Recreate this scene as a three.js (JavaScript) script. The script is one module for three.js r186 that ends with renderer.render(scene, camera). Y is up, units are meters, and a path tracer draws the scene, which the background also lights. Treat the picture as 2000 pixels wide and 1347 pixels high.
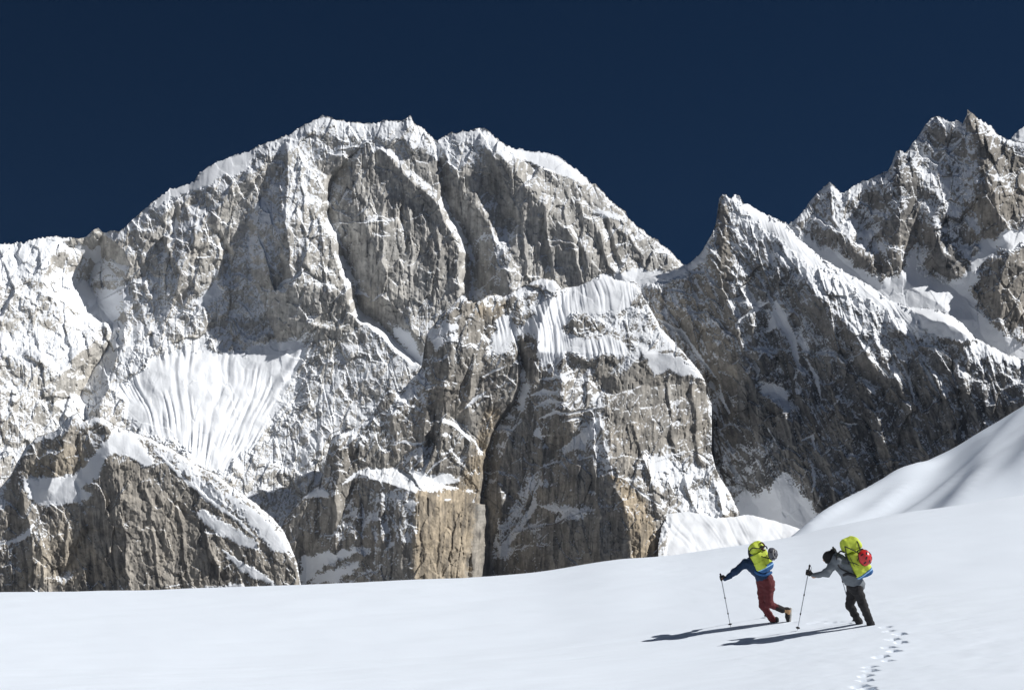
import * as THREE from 'three';
import { mergeGeometries } from 'three/addons/utils/BufferGeometryUtils.js';

// ---------------------------------------------------------------- camera, sky, sun, exposure
const scene = new THREE.Scene();
const FOCAL = 2747, PITCH = 9.2 * Math.PI / 180;          // lens measured in units of a 2000 x 1347 frame
const camera = new THREE.PerspectiveCamera(2 * Math.atan(673.5 / FOCAL) * 180 / Math.PI, 2000 / 1347, 0.5, 30000);
camera.position.set(0, 0, 0);
camera.lookAt(0, Math.sin(PITCH), -Math.cos(PITCH));
scene.add(camera);

const renderer = new THREE.WebGLRenderer({ antialias: true });
renderer.toneMapping = THREE.LinearToneMapping;
renderer.toneMappingExposure = 1.08;
renderer.shadowMap.enabled = true;

const SUN_EL = 41 * Math.PI / 180, SUN_AZ = 8 * Math.PI / 180;   // from the right, a little on the camera's side
const sunDir = new THREE.Vector3(Math.cos(SUN_EL) * Math.cos(SUN_AZ), Math.sin(SUN_EL), Math.cos(SUN_EL) * Math.sin(SUN_AZ));
const sun = new THREE.DirectionalLight(new THREE.Color().setRGB(1, 0.98, 0.95), 4.6);
sun.position.copy(sunDir).multiplyScalar(4000);
sun.castShadow = true;
sun.shadow.mapSize.set(4096, 4096);
Object.assign(sun.shadow.camera, { left: -1800, right: 1800, top: 1800, bottom: -1800, near: 10, far: 9000 });
scene.add(sun, sun.target);

{ // deep navy high-altitude sky, a little lighter towards the horizon and towards the sun's side
  const W = 512, H = 256, data = new Float32Array(W * H * 4);
  for (let j = 0; j < H; j++) for (let i = 0; i < W; i++) {
    const el = ((j + 0.5) / H - 0.5) * Math.PI, az = ((i + 0.5) / W - 0.5) * 2 * Math.PI;
    const v = new THREE.Vector3(Math.cos(el) * Math.cos(az), Math.sin(el), Math.cos(el) * Math.sin(az));
    const a = Math.max(0, v.y), t = 1.3 * Math.exp(-a * 3.6);
    const s = 0.5 + 0.5 * v.dot(sunDir), g = 0.62 + 0.75 * s * s * s + 0.5 * Math.pow(s, 14);
    const o = (j * W + i) * 4;
    data[o] = (0.0028 + 0.0058 * t) * g; data[o + 1] = (0.0108 + 0.0195 * t) * g; data[o + 2] = (0.033 + 0.048 * t) * g; data[o + 3] = 1;
  }
  const sky = new THREE.DataTexture(data, W, H, THREE.RGBAFormat, THREE.FloatType);
  sky.mapping = THREE.EquirectangularReflectionMapping; sky.magFilter = sky.minFilter = THREE.LinearFilter; sky.needsUpdate = true;
  scene.background = sky; scene.environment = sky;
}

scene.fog = new THREE.FogExp2(new THREE.Color().setRGB(0.36, 0.6, 1.0), 0.00001);   // thin high-mountain air

// ---------------------------------------------------------------- helpers
const clamp = (v, a, b) => v < a ? a : v > b ? b : v, lerp = (a, b, t) => a + (b - a) * t;
const smooth = (a, b, v) => { const t = clamp((v - a) / (b - a), 0, 1); return t * t * (3 - 2 * t); };
function mulberry(a) { return () => { a |= 0; a = a + 0x6D2B79F5 | 0; let t = Math.imul(a ^ a >>> 15, 1 | a); t = t + Math.imul(t ^ t >>> 7, 61 | t) ^ t; return ((t ^ t >>> 14) >>> 0) / 4294967296; }; }
const rnd = mulberry(77);
const PERM = new Uint8Array(512), GX = new Float32Array(256), GY = new Float32Array(256);
{ const p = [...Array(256).keys()]; for (let i = 255; i > 0; i--) { const j = Math.floor(rnd() * (i + 1)); [p[i], p[j]] = [p[j], p[i]]; }
  for (let i = 0; i < 512; i++) PERM[i] = p[i & 255];
  for (let i = 0; i < 256; i++) { const a = rnd() * 6.2832; GX[i] = Math.cos(a); GY[i] = Math.sin(a); } }
function noise(x, y) {                                     // gradient noise, about -0.7 .. 0.7
  const xi = Math.floor(x), yi = Math.floor(y), fx = x - xi, fy = y - yi, X = xi & 255, Y = yi & 255;
  const u = fx * fx * fx * (fx * (fx * 6 - 15) + 10), v = fy * fy * fy * (fy * (fy * 6 - 15) + 10);
  const a = PERM[PERM[X] + Y], b = PERM[PERM[X + 1] + Y], c = PERM[PERM[X] + Y + 1], d = PERM[PERM[X + 1] + Y + 1];
  const n0 = GX[a] * fx + GY[a] * fy, n1 = GX[b] * (fx - 1) + GY[b] * fy, n2 = GX[c] * fx + GY[c] * (fy - 1), n3 = GX[d] * (fx - 1) + GY[d] * (fy - 1);
  return lerp(lerp(n0, n1, u), lerp(n2, n3, u), v);
}
function fbm(x, y, o) { let s = 0, a = 1; for (let i = 0; i < o; i++) { s += a * noise(x, y); a *= 0.5; x = x * 2.03 + 17.3; y = y * 2.03 + 5.7; } return s; }
function creased(x, y, o) { let s = 0, a = 0.55; for (let i = 0; i < o; i++) { s += a * (1 - 2.4 * Math.abs(noise(x, y))); a *= 0.48; x = x * 2.15 + 9.1; y = y * 2.15 + 31.7; } return s; }   // sharp ribs with straight flanks
function ridged(x, y, o) { let s = 0, a = 0.5, w = 1; for (let i = 0; i < o; i++) { let n = 1 - Math.abs(noise(x, y)) * 2.2; n = Math.max(0, n); n *= n; s += a * n * w; w = clamp(n * 1.6, 0.2, 1); a *= 0.5; x = x * 2.1 + 9.1; y = y * 2.1 + 31.7; } return s; }
const hash = (i, j, k) => PERM[(PERM[(PERM[i & 255] + j) & 255] + k) & 255] / 255;
const CELL = { id: 0, dx: 0, dy: 0, e: 0 };
function plates(x, y, cx, cy, seed) {                      // nearest jittered cell: the broken plates of a rock face
  const X = x / cx, Y = y / cy, xi = Math.floor(X), yi = Math.floor(Y); let best = 9, sec = 9, bi = 0, bj = 0, bdx = 0, bdy = 0;
  for (let j = yi - 1; j <= yi + 1; j++) for (let i = xi - 1; i <= xi + 1; i++) {
    const dx = X - i - hash(i, j, seed), dy = Y - j - hash(i, j, seed + 91), d = dx * dx + dy * dy;
    if (d < best) { sec = best; best = d; bi = i; bj = j; bdx = dx; bdy = dy; } else if (d < sec) sec = d;
  }
  CELL.a = hash(bi, bj, seed + 13); CELL.b = hash(bi, bj, seed + 47); CELL.c = hash(bi, bj, seed + 151); CELL.dx = bdx * cx; CELL.dy = bdy * cy; CELL.e = Math.sqrt(sec) - Math.sqrt(best);
  return CELL;
}
const line = (pts) => (x) => {                             // y along a polyline of [x, y]
  if (x <= pts[0][0]) return pts[0][1];
  for (let i = 1; i < pts.length; i++) if (x <= pts[i][0]) return lerp(pts[i - 1][1], pts[i][1], (x - pts[i - 1][0]) / (pts[i][0] - pts[i - 1][0]));
  return pts[pts.length - 1][1];
};
const pairs = (...a) => { const r = []; for (let i = 0; i < a.length; i += 2) r.push([a[i], a[i + 1]]); return r; };
const triples = (...a) => { const r = []; for (let i = 0; i < a.length; i += 3) r.push([a[i], a[i + 1], a[i + 2]]); return r; };
const CP = Math.cos(PITCH), SP = Math.sin(PITCH);
// survey: bearing and height read in frame units at a distance in metres -> a point of the place
const place = (u, v, t, out = new THREE.Vector3()) => { const a = (u - 1000) / FOCAL, b = (673.5 - v) / FOCAL; return out.set(a * t, t * (SP + b * CP), -t * (CP - b * SP)); };
function structure(mesh, name, label, category) { mesh.name = name; mesh.castShadow = mesh.receiveShadow = true; mesh.userData = { label, category, kind: 'structure' }; scene.add(mesh); return mesh; }

// ---------------------------------------------------------------- the snowfield: one sheet from behind the camera to the foot of the mountains
const eOf = (v) => { const b = (673.5 - v) / FOCAL; return (SP + b * CP) / (CP - b * SP); };
const qOf = (u, v) => (u - 1000) / FOCAL / (CP - (673.5 - v) / FOCAL * SP);
const eTable = (...a) => { const p = pairs(...a).map(([u, v]) => [qOf(u, v), eOf(v)]), l = line(p); return (q) => (l(q - 0.012) + l(q - 0.006) + l(q) + l(q + 0.006) + l(q + 0.012)) / 5; };
const crestOf = eTable(-400, 1172, 0, 1157, 300, 1153, 600, 1141, 910, 1129, 1040, 1119, 1110, 1109, 1200, 1094, 1310, 1086, 1440, 1066, 1545, 1050, 1640, 1026, 1760, 1002, 1880, 985, 2000, 966, 2300, 930);
const moundOf = eTable(1350, 1260, 1450, 1130, 1530, 1062, 1560, 1042, 1600, 1014, 1650, 991, 1700, 970, 1750, 940, 1800, 906, 1850, 880, 1900, 850, 1950, 820, 2000, 790, 2100, 735, 2300, 680);
function snowBase(x, d) {
  const q = clamp(x / Math.max(d, 12), -0.7, 0.7);
  const ec = crestOf(q), cross = 0.14 * 0.3 * Math.tanh((q - 0.22) / 0.3);
  const d1 = 21, d2 = 27.5, d3 = 47;
  const y0 = -1.75, y1 = d1 * (-0.0835 + cross), y2 = d2 * (-0.0345 + cross), y3 = d3 * ec;
  const m1 = 0.62 * (y2 - y1) / (d2 - d1), m2 = 0.5 * ((y2 - y1) / (d2 - d1) + (y3 - y2) / (d3 - d2)), m3 = ec;
  const herm = (a, b, ya, yb, ma, mb) => { const h = b - a, t = (d - a) / h, t2 = t * t, t3 = t2 * t; return (2 * t3 - 3 * t2 + 1) * ya + (t3 - 2 * t2 + t) * h * ma + (3 * t2 - 2 * t3) * yb + (t3 - t2) * h * mb; };
  let y;
  if (d < 0) y = y0 + d * 0.01; else if (d < d1) y = herm(0, d1, y0, y1, 0, m1); else if (d < d2) y = herm(d1, d2, y1, y2, m1, m2); else if (d < d3) y = herm(d2, d3, y2, y3, m2, m3);
  else {
    const em = moundOf(q), dm = 76, dd = d - d3;
    const fall = y3 + ec * dd - 0.004 * Math.min(dd, 70) ** 2 - 0.5 * Math.max(0, dd - 70);      // the back of the near dome
    const floor = -34 + 5 * fbm(x / 300, d / 300, 3);
    y = Math.max(fall, floor);
    // the wind-carved bank behind, rising to the right
    const ym = em * dm, dip = y3 + ec * 9 - 1.6, s = (d - d3 - 9) / (dm - d3 - 9);
    let bank = s < 0 ? -1e9 : s < 1 ? lerp(dip, ym, Math.pow(s, 0.7)) : ym - 0.3 * (d - dm) - 0.004 * (d - dm) ** 2;
    if (bank > -60) {
      const a = x * 0.80 - d * 0.6, b = x * 0.6 + d * 0.80, w = 6 * fbm(a / 40, b / 60, 2);
      const fade = smooth(0.02, 0.25, s) * (1 - smooth(0.93, 1.0, s) * 0.85);
      bank += fade * (1.15 * (0.5 - Math.abs(noise((a + w) / 10, b / 46)) * 2) + 0.55 * (0.5 - Math.abs(noise((a + w) / 4.2 + 5, b / 20)) * 2) + 0.16 * fbm(a / 1.3, b / 7, 3));
    }
    const k = 0.25, m = Math.max(y, bank); y = m + Math.log(Math.exp((y - m) / k) + Math.exp((bank - m) / k)) * k;
  }
  return y;
}
const snowSwell = (x, d) => d > 60 || d < -20 ? 0 : 0.05 * fbm(x / 6, d / 4, 2) + 0.024 * fbm(x / 1.7 + 3, d / 0.6, 3) + 0.005 * fbm(x / 0.3, d / 0.16, 2);
const groundRaw = (x, d) => snowBase(x, d) + snowSwell(x, d) * smooth(55, 45, d);
function onSnow(u, v) {                                    // where a sight line meets the snow
  const p = new THREE.Vector3(); let lo = 14, hi = 60;
  for (let t = 14; t < 60; t += 0.1) { place(u, v, t, p); if (p.y < groundRaw(p.x, -p.z)) { lo = t - 0.1; hi = t; break; } }
  for (let i = 0; i < 20; i++) { const m = (lo + hi) / 2; place(u, v, m, p); if (p.y < groundRaw(p.x, -p.z)) hi = m; else lo = m; }
  return place(u, v, hi).clone();
}
const PRINTS = [];                                         // boot holes in the trodden track
function print(u, v, len, wid, dep, ang) { const p = onSnow(u, v); PRINTS.push({ x: p.x, d: -p.z, len: len * 0.56, wid: wid * 0.8, dep: dep * 0.5, c: Math.cos(ang), s: Math.sin(ang) }); }
for (const [u, v, l, w, dp] of [[1731, 1224, .17, .10, .10], [1737, 1232, .16, .09, .10], [1760, 1238, .15, .14, .15], [1746, 1248, .16, .13, .14], [1761, 1254, .15, .11, .14], [1737, 1264, .15, .12, .13], [1748, 1271, .17, .13, .15],
  [1722, 1282, .20, .11, .14], [1736, 1290, .14, .09, .12], [1700, 1302, .18, .10, .13], [1703, 1309, .17, .11, .12], [1691, 1319, .17, .11, .13], [1692, 1328, .16, .12, .14], [1680, 1340, .20, .15, .2], [1694, 1346, .2, .2, .26], [1688, 1356, .18, .13, .2]]) print(u, v, l, w, dp, 0.3 * (rnd() - 0.5) + 0.1);
for (const u of [1545, 1552, 1590, 1601, 1624, 1636]) print(u, 1214.5 + 2 * rnd(), .2, .08, .05, 0);
let trackBox = null;
function snowTrack(x, d) {
  if (!trackBox) trackBox = [Math.min(...PRINTS.map((p) => p.x)) - 1, Math.max(...PRINTS.map((p) => p.x)) + 1, Math.min(...PRINTS.map((p) => p.d)) - 1, Math.max(...PRINTS.map((p) => p.d)) + 1];
  if (x < trackBox[0] || x > trackBox[1] || d < trackBox[2] || d > trackBox[3]) return 0;
  let h = 0;
  for (const p of PRINTS) {
    const ax = x - p.x, ad = d - p.d; if (Math.abs(ax) > 0.7 || Math.abs(ad) > 0.7) continue;
    const w = 1 + 0.35 * fbm(x * 7 + p.x, d * 7, 2), a = (ax * p.c + ad * p.s) / p.len * w, b = (-ax * p.s + ad * p.c) / p.wid * w;
    h = Math.min(h, -p.dep * (1 - smooth(0.72, 1.0, Math.abs(b))) * (1 - smooth(0.72, 1.0, Math.abs(a))));
  }
  return h;
}
const groundAt = (x, d) => groundRaw(x, d) + snowTrack(x, d);
const snowMat = new THREE.MeshStandardMaterial({ color: new THREE.Color().setRGB(0.785, 0.848, 0.93), roughness: 0.92, metalness: 0 });
{
  const steps = (...s) => { const r = [s[0]]; for (let i = 1; i < s.length; i += 2) { const a = r[r.length - 1], n = Math.max(1, Math.round((s[i] - a) / s[i + 1])); for (let k = 1; k <= n; k++) r.push(a + (s[i] - a) * k / n); } return r; };
  const grow = (a, b, n) => [...Array(n).keys()].map((i) => a * Math.pow(b / a, (i + 1) / n));
  const X = [...grow(62, 3500, 26).map((v) => -v).reverse(), ...steps(-62, -15, 0.9, 3.9, 0.22, 8.4, 0.036, 14, 0.2, 62, 0.4), ...grow(62, 3500, 26)];
  const Dm = [...grow(6, 900, 14).map((v) => -v).reverse(), ...steps(-6, 20.4, 0.6, 29.2, 0.042, 48, 0.2, 128, 0.42), ...grow(128, 3600, 40)];
  const nx = X.length, nd = Dm.length, pos = new Float32Array(nx * nd * 3), idx = new Uint32Array((nx - 1) * (nd - 1) * 6);
  for (let j = 0, o = 0; j < nd; j++) for (let i = 0; i < nx; i++) { pos[o++] = X[i]; pos[o++] = groundAt(X[i], Dm[j]); pos[o++] = -Dm[j]; }
  for (let j = 0, o = 0; j < nd - 1; j++) for (let i = 0; i < nx - 1; i++) { const a = j * nx + i, b = a + 1, c = a + nx, e = c + 1; idx[o++] = a; idx[o++] = b; idx[o++] = c; idx[o++] = b; idx[o++] = e; idx[o++] = c; }
  const col = new Float32Array(nx * nd * 3);                // snow here; unseen grey rubble beyond, added to cut bounce light on the mountains
  for (let j = 0, o = 0; j < nd; j++) for (let i = 0; i < nx; i++, o += 3) {
    const x = X[i], d = Dm[j], r = Math.hypot(x, d), k = smooth(-0.15, 0.15, (r - 190) / 190 + 0.8 * fbm(x / 90, d / 90, 3)) * (0.88 + 0.3 * noise(x / 40, d / 40));
    col[o] = lerp(0.785, 0.13, k); col[o + 1] = lerp(0.848, 0.125, k); col[o + 2] = lerp(0.93, 0.12, k);
  }
  const g = new THREE.BufferGeometry(); g.setAttribute('position', new THREE.BufferAttribute(pos, 3)); g.setAttribute('color', new THREE.BufferAttribute(col, 3)); g.setIndex(new THREE.BufferAttribute(idx, 1)); g.computeVertexNormals();
  console.log('snowfield', nx, nd);
  structure(new THREE.Mesh(g, new THREE.MeshStandardMaterial({ vertexColors: true, roughness: 0.92 })), 'snowfield', 'smooth white snow slope with boot track in the foreground', 'snow');
}

{ // unseen snow slopes added beside and behind the camera to bounce sun into shadows
  const na = 150, nr = 26, pos = [], idx = [];
  for (let j = 0; j <= nr; j++) for (let i = 0; i <= na; i++) {
    const b = lerp(-52, -250, i / na) * Math.PI / 180, r = lerp(260, 1500, Math.pow(j / nr, 1.2)), rise = smooth(280, 1150, r), x = Math.sin(b) * r, z = -Math.cos(b) * r;
    const end = smooth(0, 0.12, i / na) * smooth(1, 0.8, i / na);
    pos.push(x, -36 + end * rise * (320 + 160 * fbm(x / 420, z / 420, 4)) + rise * 60 * fbm(x / 110, z / 110, 3), z);
  }
  for (let j = 0; j < nr; j++) for (let i = 0; i < na; i++) { const a = j * (na + 1) + i, c = a + na + 1; idx.push(a, c, a + 1, a + 1, c, c + 1); }
  const g = new THREE.BufferGeometry(); g.setAttribute('position', new THREE.Float32BufferAttribute(pos, 3)); g.setIndex(idx); g.computeVertexNormals();
  structure(new THREE.Mesh(g, snowMat), 'added_bounce_slopes', 'added unseen snow slopes behind the viewer that bounce sunlight into the shadows', 'snow');
}

// ---------------------------------------------------------------- mountains: rock relief with snow lying on its ledges
const rockMat = new THREE.MeshStandardMaterial({ color: 0xffffff, vertexColors: true, roughness: 0.95, metalness: 0 });
const poly = (s, w, n, ...a) => polyFrom(s, w, n, pairs(...a));
const strip = (s, hw, n, ...a) => { const p = pairs(...a), L = [], R = []; p.forEach((q, i) => { const u = p[Math.max(0, i - 1)], v = p[Math.min(p.length - 1, i + 1)], l = Math.hypot(v[0] - u[0], v[1] - u[1]), k = i === 0 || i === p.length - 1 ? 0.3 * hw : hw * (0.8 + 0.5 * hash(i, q[0] | 0, q[1] | 0)); L.push([q[0] - (v[1] - u[1]) / l * k, q[1] + (v[0] - u[0]) / l * k]); R.unshift([q[0] + (v[1] - u[1]) / l * k, q[1] - (v[0] - u[0]) / l * k]); }); return polyFrom(s, 1.2, n * 0.35, [...L, ...R]); };
function polyFrom(s, w, n, p) { return { s, w, n, p, x0: Math.min(...p.map((q) => q[0])) - w - n, x1: Math.max(...p.map((q) => q[0])) + w + n, y0: Math.min(...p.map((q) => q[1])) - w - n, y1: Math.max(...p.map((q) => q[1])) + w + n }; }
function inside(P, x, y) {                                 // 1 in the patch, 0 outside, ragged edge
  if (x < P.x0 || x > P.x1 || y < P.y0 || y > P.y1) return 0;
  const p = P.p; let c = false, best = 1e9;
  for (let i = 0, j = p.length - 1; i < p.length; j = i++) {
    const ax = p[j][0], ay = p[j][1], bx = p[i][0], by = p[i][1], ex = bx - ax, ey = by - ay;
    if ((ay > y) !== (by > y) && x < ex * (y - ay) / ey + ax) c = !c;
    const t = clamp(((x - ax) * ex + (y - ay) * ey) / (ex * ex + ey * ey), 0, 1), dx = x - ax - t * ex, dy = y - ay - t * ey, d = dx * dx + dy * dy; if (d < best) best = d;
  }
  const sd = (c ? 1 : -1) * Math.sqrt(best) + P.n * (1.9 * noise(x / (P.n * 2.6 + 4), y / (P.n * 2.2 + 3)) + 1.3 * noise(x / 4.6, y / 3.6) + 0.8 * noise(x / 2.1 + 7, y / 1.8));
  return smooth(-P.w, P.w, sd);
}
const spine = (l, r, ...a) => { const p = triples(...a), m = Math.max(...p.map((q) => q[2])) / Math.min(l, r); return { l, r, p, x0: Math.min(...p.map((q) => q[0])) - m, x1: Math.max(...p.map((q) => q[0])) + m, y0: Math.min(...p.map((q) => q[1])) - m, y1: Math.max(...p.map((q) => q[1])) + m }; };
function relief(S, x, y) {                                 // height of a ridge (or depth of a gully) with its own slope on either side
  if (x < S.x0 || x > S.x1 || y < S.y0 || y > S.y1) return 0;
  const p = S.p; let best = 1e9, v = 0;
  for (let i = 1; i < p.length; i++) {
    const a = p[i - 1], b = p[i], ex = b[0] - a[0], ey = b[1] - a[1], t = clamp(((x - a[0]) * ex + (y - a[1]) * ey) / (ex * ex + ey * ey), 0, 1), dx = x - a[0] - t * ex, dy = y - a[1] - t * ey, d = dx * dx + dy * dy;
    if (d < best) { best = d; const q = Math.sqrt(d), rt = ex * dy - ey * dx < 0; v = lerp(a[2], b[2], t) - q * (rt ? S.r : S.l) - (rt && S.reach && q > S.reach ? (q - S.reach) * 4 : 0); }
  }
  return v > 0 ? v : 0;
}
function buildMass(m) {
  const st = m.step, nx = Math.ceil((m.x1 - m.x0) / st) + 1, topLine = line(m.top), botLine = typeof m.bot === 'function' ? m.bot : line(m.bot);
  const tops = new Float32Array(nx), bots = new Float32Array(nx), soft = new Float32Array(nx); let ymin = 1e9, ymax = -1e9;
  for (let i = 0; i < nx; i++) { const x = m.x0 + i * st; soft[i] = (topLine(x - 12) + topLine(x - 6) + topLine(x) + topLine(x + 6) + topLine(x + 12)) / 5; tops[i] = topLine(x) + m.jag * (1.6 * noise(x / 13, m.seed) - 1.5 * Math.max(0, 0.35 - 1.6 * Math.abs(noise(x / 8.3, m.seed + 3))) + 1.3 * noise(x / 5.3, m.seed + 9) + 1.0 * noise(x / 2.6, m.seed + 4)) - m.jag * 0.4; bots[i] = Math.max(botLine(x), tops[i] + 12); ymin = Math.min(ymin, tops[i]); ymax = Math.max(ymax, bots[i]); }
  ymin -= 4; const ny = Math.ceil((ymax - ymin) / st) + 2, N = nx * ny;
  const Hh = new Float32Array(N), Sn = new Float32Array(N), tone = new Float32Array(N), used = new Uint8Array(N);
  const sd = m.seed * 7;
  for (let j = 0; j < ny; j++) for (let i = 0; i < nx; i++) {
    const x = m.x0 + i * st, y = ymin + j * st, k = j * nx + i; if (y < tops[i] - 5 || y > bots[i] + 5) continue;
    used[k] = 1;
    const w1 = noise(x / 75 + sd, y / 75), w2 = noise(x / 75 + 40 + sd, y / 75 + 9), w3 = noise(x / 22 + sd, y / 22), w4 = noise(x / 22 + 70, y / 22 + sd);
    const rx = x + m.warp * (w1 * 1.1 + w3 * 0.5), ry = y + m.warp * (w2 * 1.1 + w4 * 0.5);
    let h = m.base(rx, ry, y - soft[i]), up = 0;
    for (const s of m.ridges) { const v = relief(s, rx, ry); if (v > up) up = v; }
    h += up; let dn = 0;
    for (const s of m.gullies) { const v = relief(s, rx, ry); if (v > dn) dn = v; }
    h -= dn; let pl = 0;
    for (const s of m.pillars) { const v = relief(s, rx, ry); if (v > pl) pl = v; }
    // snow cover
    let S = m.dust(x, y), full = 0, fl = 0;
    for (const P of m.snow) { const v = inside(P, x, y); if (v > 0) { S = lerp(S, P.s, v); if (P.s >= 1) { full = Math.max(full, v); if (P.flute) { const c = P.flute, bend = (c[3] || 0) * (y - c[4]) * (y - c[4]) * 0.001, a = (c[5] ? (x - c[5]) / (c[6] - y) * 250 : x - c[0] * y + bend) + 16 * noise(x / 85, y / 85), mk = smooth(-0.35, 0.35, noise(a / 55 + 2, y / 110)) * (c[5] ? 0.25 + 0.75 * smooth(300, 520, x) * smooth(930, 760, y) : 1); fl -= v * c[2] * (mk * smooth(0.32, 0, Math.abs(noise(a / c[1], y / (c[1] * 14)))) + 0.45 * smooth(0.4, 0, Math.abs(noise(a / (c[1] * 0.45) + 7, y / (c[1] * 7)))) * smooth(-0.2, 0.4, noise(a / 40, y / 60 + 8))); } } else full *= 1 - v; } }
    // broken rock
    const xs = x + m.warp * 0.9 * w1 - m.slant * y, amp = 1 - 0.88 * full;
    let t = 0, dt = m.rib * creased(xs / m.ribw + sd, ry / (m.ribw * 2.6), 4);
    let c = plates(xs + 5 * w3, ry + 5 * w4, m.cell * 1.0, m.cell * 1.7, 3 + m.seed); dt += m.blk * (8 * (c.a - 0.5) + 0.60 * (c.b - 0.5) * c.dx + 0.35 * (c.c - 0.6) * c.dy); t += 0.5 * (c.b - 0.5);
    c = plates(xs + 2.5 * w4, ry + 3 * w3, m.cell * 0.38, m.cell * 0.66, 29 + m.seed); dt += m.blk * (4 * (c.a - 0.5) + 0.75 * (c.b - 0.5) * c.dx + 0.7 * (c.c - 0.6) * c.dy); t += 0.4 * (c.c - 0.5);
    c = plates(xs, ry, m.cell * 0.15, m.cell * 0.22, 57 + m.seed); let ds = m.blk * (1.9 * (c.a - 0.5) + 0.6 * (c.b - 0.5) * c.dx + 0.7 * (c.c - 0.55) * c.dy); t += 0.35 * (c.a - 0.5);
    c = plates(x - m.slant * y, y, m.cell * 0.075, m.cell * 0.10, 111 + m.seed); ds += m.blk * (0.9 * (c.a - 0.5) + 0.5 * (c.b - 0.5) * c.dx + 0.6 * (c.c - 0.55) * c.dy); t += 0.25 * (c.a - 0.5);
    ds += 0.55 * fbm(x / 7 + sd, y / 7, 3);
    // fine grain and narrow cracks running with the rock's dip
    const xg = x - m.slant * y + 2.2 * w1 + 0.8 * noise(x / 30 + 4, y / 30);
    const gr = noise(xg / 2.6 + sd, y / 34) + 0.8 * noise(xg / 5.5 + 11, y / 60 + sd);
    const c2 = plates(xg, y, m.cell * 0.26, m.cell * 1.9, 83 + m.seed), ck = m.crack * smooth(0.10, 0.0, c2.e) * smooth(0.35, 0.75, c2.a + 0.5 * noise(x / 45, y / 45 + sd)), calm = m.calm(x, y);
    dt = dt * calm + ds * (0.45 + 0.55 * calm) + m.grain * gr; t *= 0.4 + 0.6 * calm;
    h += amp * (dt + pl - ck) + fl + full * 1.5;
    h -= m.edge[0] * Math.exp(-Math.max(0, y - soft[i]) / m.edge[1]);
    Hh[k] = h; Sn[k] = S; tone[k] = t;
  }
  // vertices
  const id = new Int32Array(N).fill(-1), px = [], col = [], v3 = new THREE.Vector3();
  const H = (i, j) => { i = clamp(i, 0, nx - 1); j = clamp(j, 0, ny - 1); const k = j * nx + i; return used[k] ? Hh[k] : NaN; };
  const dif = (a, b, s) => { const v = (a - b) / s; return v === v ? v : 0; };
  let count = 0;
  for (let j = 0; j < ny; j++) for (let i = 0; i < nx; i++) {
    const k = j * nx + i, x = m.x0 + i * st, y0 = ymin + j * st; if (!used[k] || y0 < tops[i] - st || y0 > bots[i] + st) continue;
    const y = Math.max(y0, tops[i]); id[k] = count++;
    const uf = dif(H(i, j + 1), H(i, j - 1), 2 * st), um = dif(H(i, j + 5), H(i, j - 5), 10 * st), lx = dif(H(i + 2, j), H(i - 2, j), 4 * st);
    const cv = dif((H(i, j + 3) + H(i, j - 3) + H(i + 3, j) + H(i - 3, j)) / 4, H(i, j), 3 * st);
    const ng = fbm(x / 16 + sd, y / 11, 3), nf = noise(x / 3.4 + sd, y / 2.6);
    const S = Sn[k], ur = m.uref(x, y);
    let sc = S + (S < 0.98 ? m.ledge * clamp(uf - ur, -0.7, 1.3) * 0.40 + 0.34 * m.ledge * clamp(um - ur, -0.7, 0.9) + 0.7 * clamp(cv, -0.25, 0.3) - 0.10 * Math.abs(lx) + 0.20 * ng + 0.07 * nf + 0.30 * fbm(x / 48 + sd, y / 34, 2) : 0.06 * nf);
    if (S < 0.98) {                                        // wind-packed snow threading along seams and small ledges
      const vx = x + 5 * noise(x / 17 + sd, y / 17), vy = y + 5 * noise(x / 17 + 30, y / 17 + sd);
      const v1 = smooth(0.10, 0.01, Math.abs(noise((vx + 0.5 * vy) / 15 + sd, (vy - 0.25 * vx) / 9))), v2 = smooth(0.09, 0.01, Math.abs(noise((vx - 0.7 * vy) / 11 + 5, (vy + 0.2 * vx) / 13 + sd)));
      sc += m.vein * smooth(0.05, 0.4, S) * (Math.max(v1, 0.8 * v2) * smooth(-0.25, 0.25, noise(x / 31 + 2, y / 24 + sd))) * clamp(0.75 + 0.9 * (um - ur), 0.2, 1.2);
    }
    sc = smooth(0.44, 0.56, sc);
    // rock colour: grey to tan, darker weathered streaks down the face
    const xs = x - m.slant * y, warm = clamp(m.warm(x, y) + 0.22 * fbm(x / 70 + 5, y / 90 + sd, 3), 0, 1), tn = clamp(1 + 0.6 * tone[k] + 0.4 * fbm(x / 9, y / 14 + sd, 3) + 0.3 * noise(x / 2.7, y / 3.4 + sd), 0.4, 1.3);
    const sw = m.streak(x, y), stn = sw > 0 ? sw * smooth(0.0, 0.34, 0.7 * fbm((xs + 4 * noise(x / 60, y / 60)) / 9, y / 120 + sd, 4) + 0.55 * fbm(x / 26 + 3, y / 60 + sd, 3) + 0.04) : 0;
    const gl = 1 + 0.30 * noise(xs / 2.4 + sd, y / 26) + 0.25 * noise(xs / 4.6, y / 52);
    let r = gl * lerp(m.grey[0], m.tan[0], warm) * tn, g = gl * lerp(m.grey[1], m.tan[1], warm) * tn, b = gl * lerp(m.grey[2], m.tan[2], warm) * tn;
    r = lerp(r, 0.050, stn); g = lerp(g, 0.050, stn); b = lerp(b, 0.052, stn);
    r = lerp(r, 0.86, sc); g = lerp(g, 0.885, sc); b = lerp(b, 0.92, sc);
    place(x, y, m.D - (Hh[k] + sc * 1.1) * m.D / FOCAL, v3); px.push(v3.x, v3.y, v3.z); col.push(r, g, b);
  }
  const idx = [];
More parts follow.
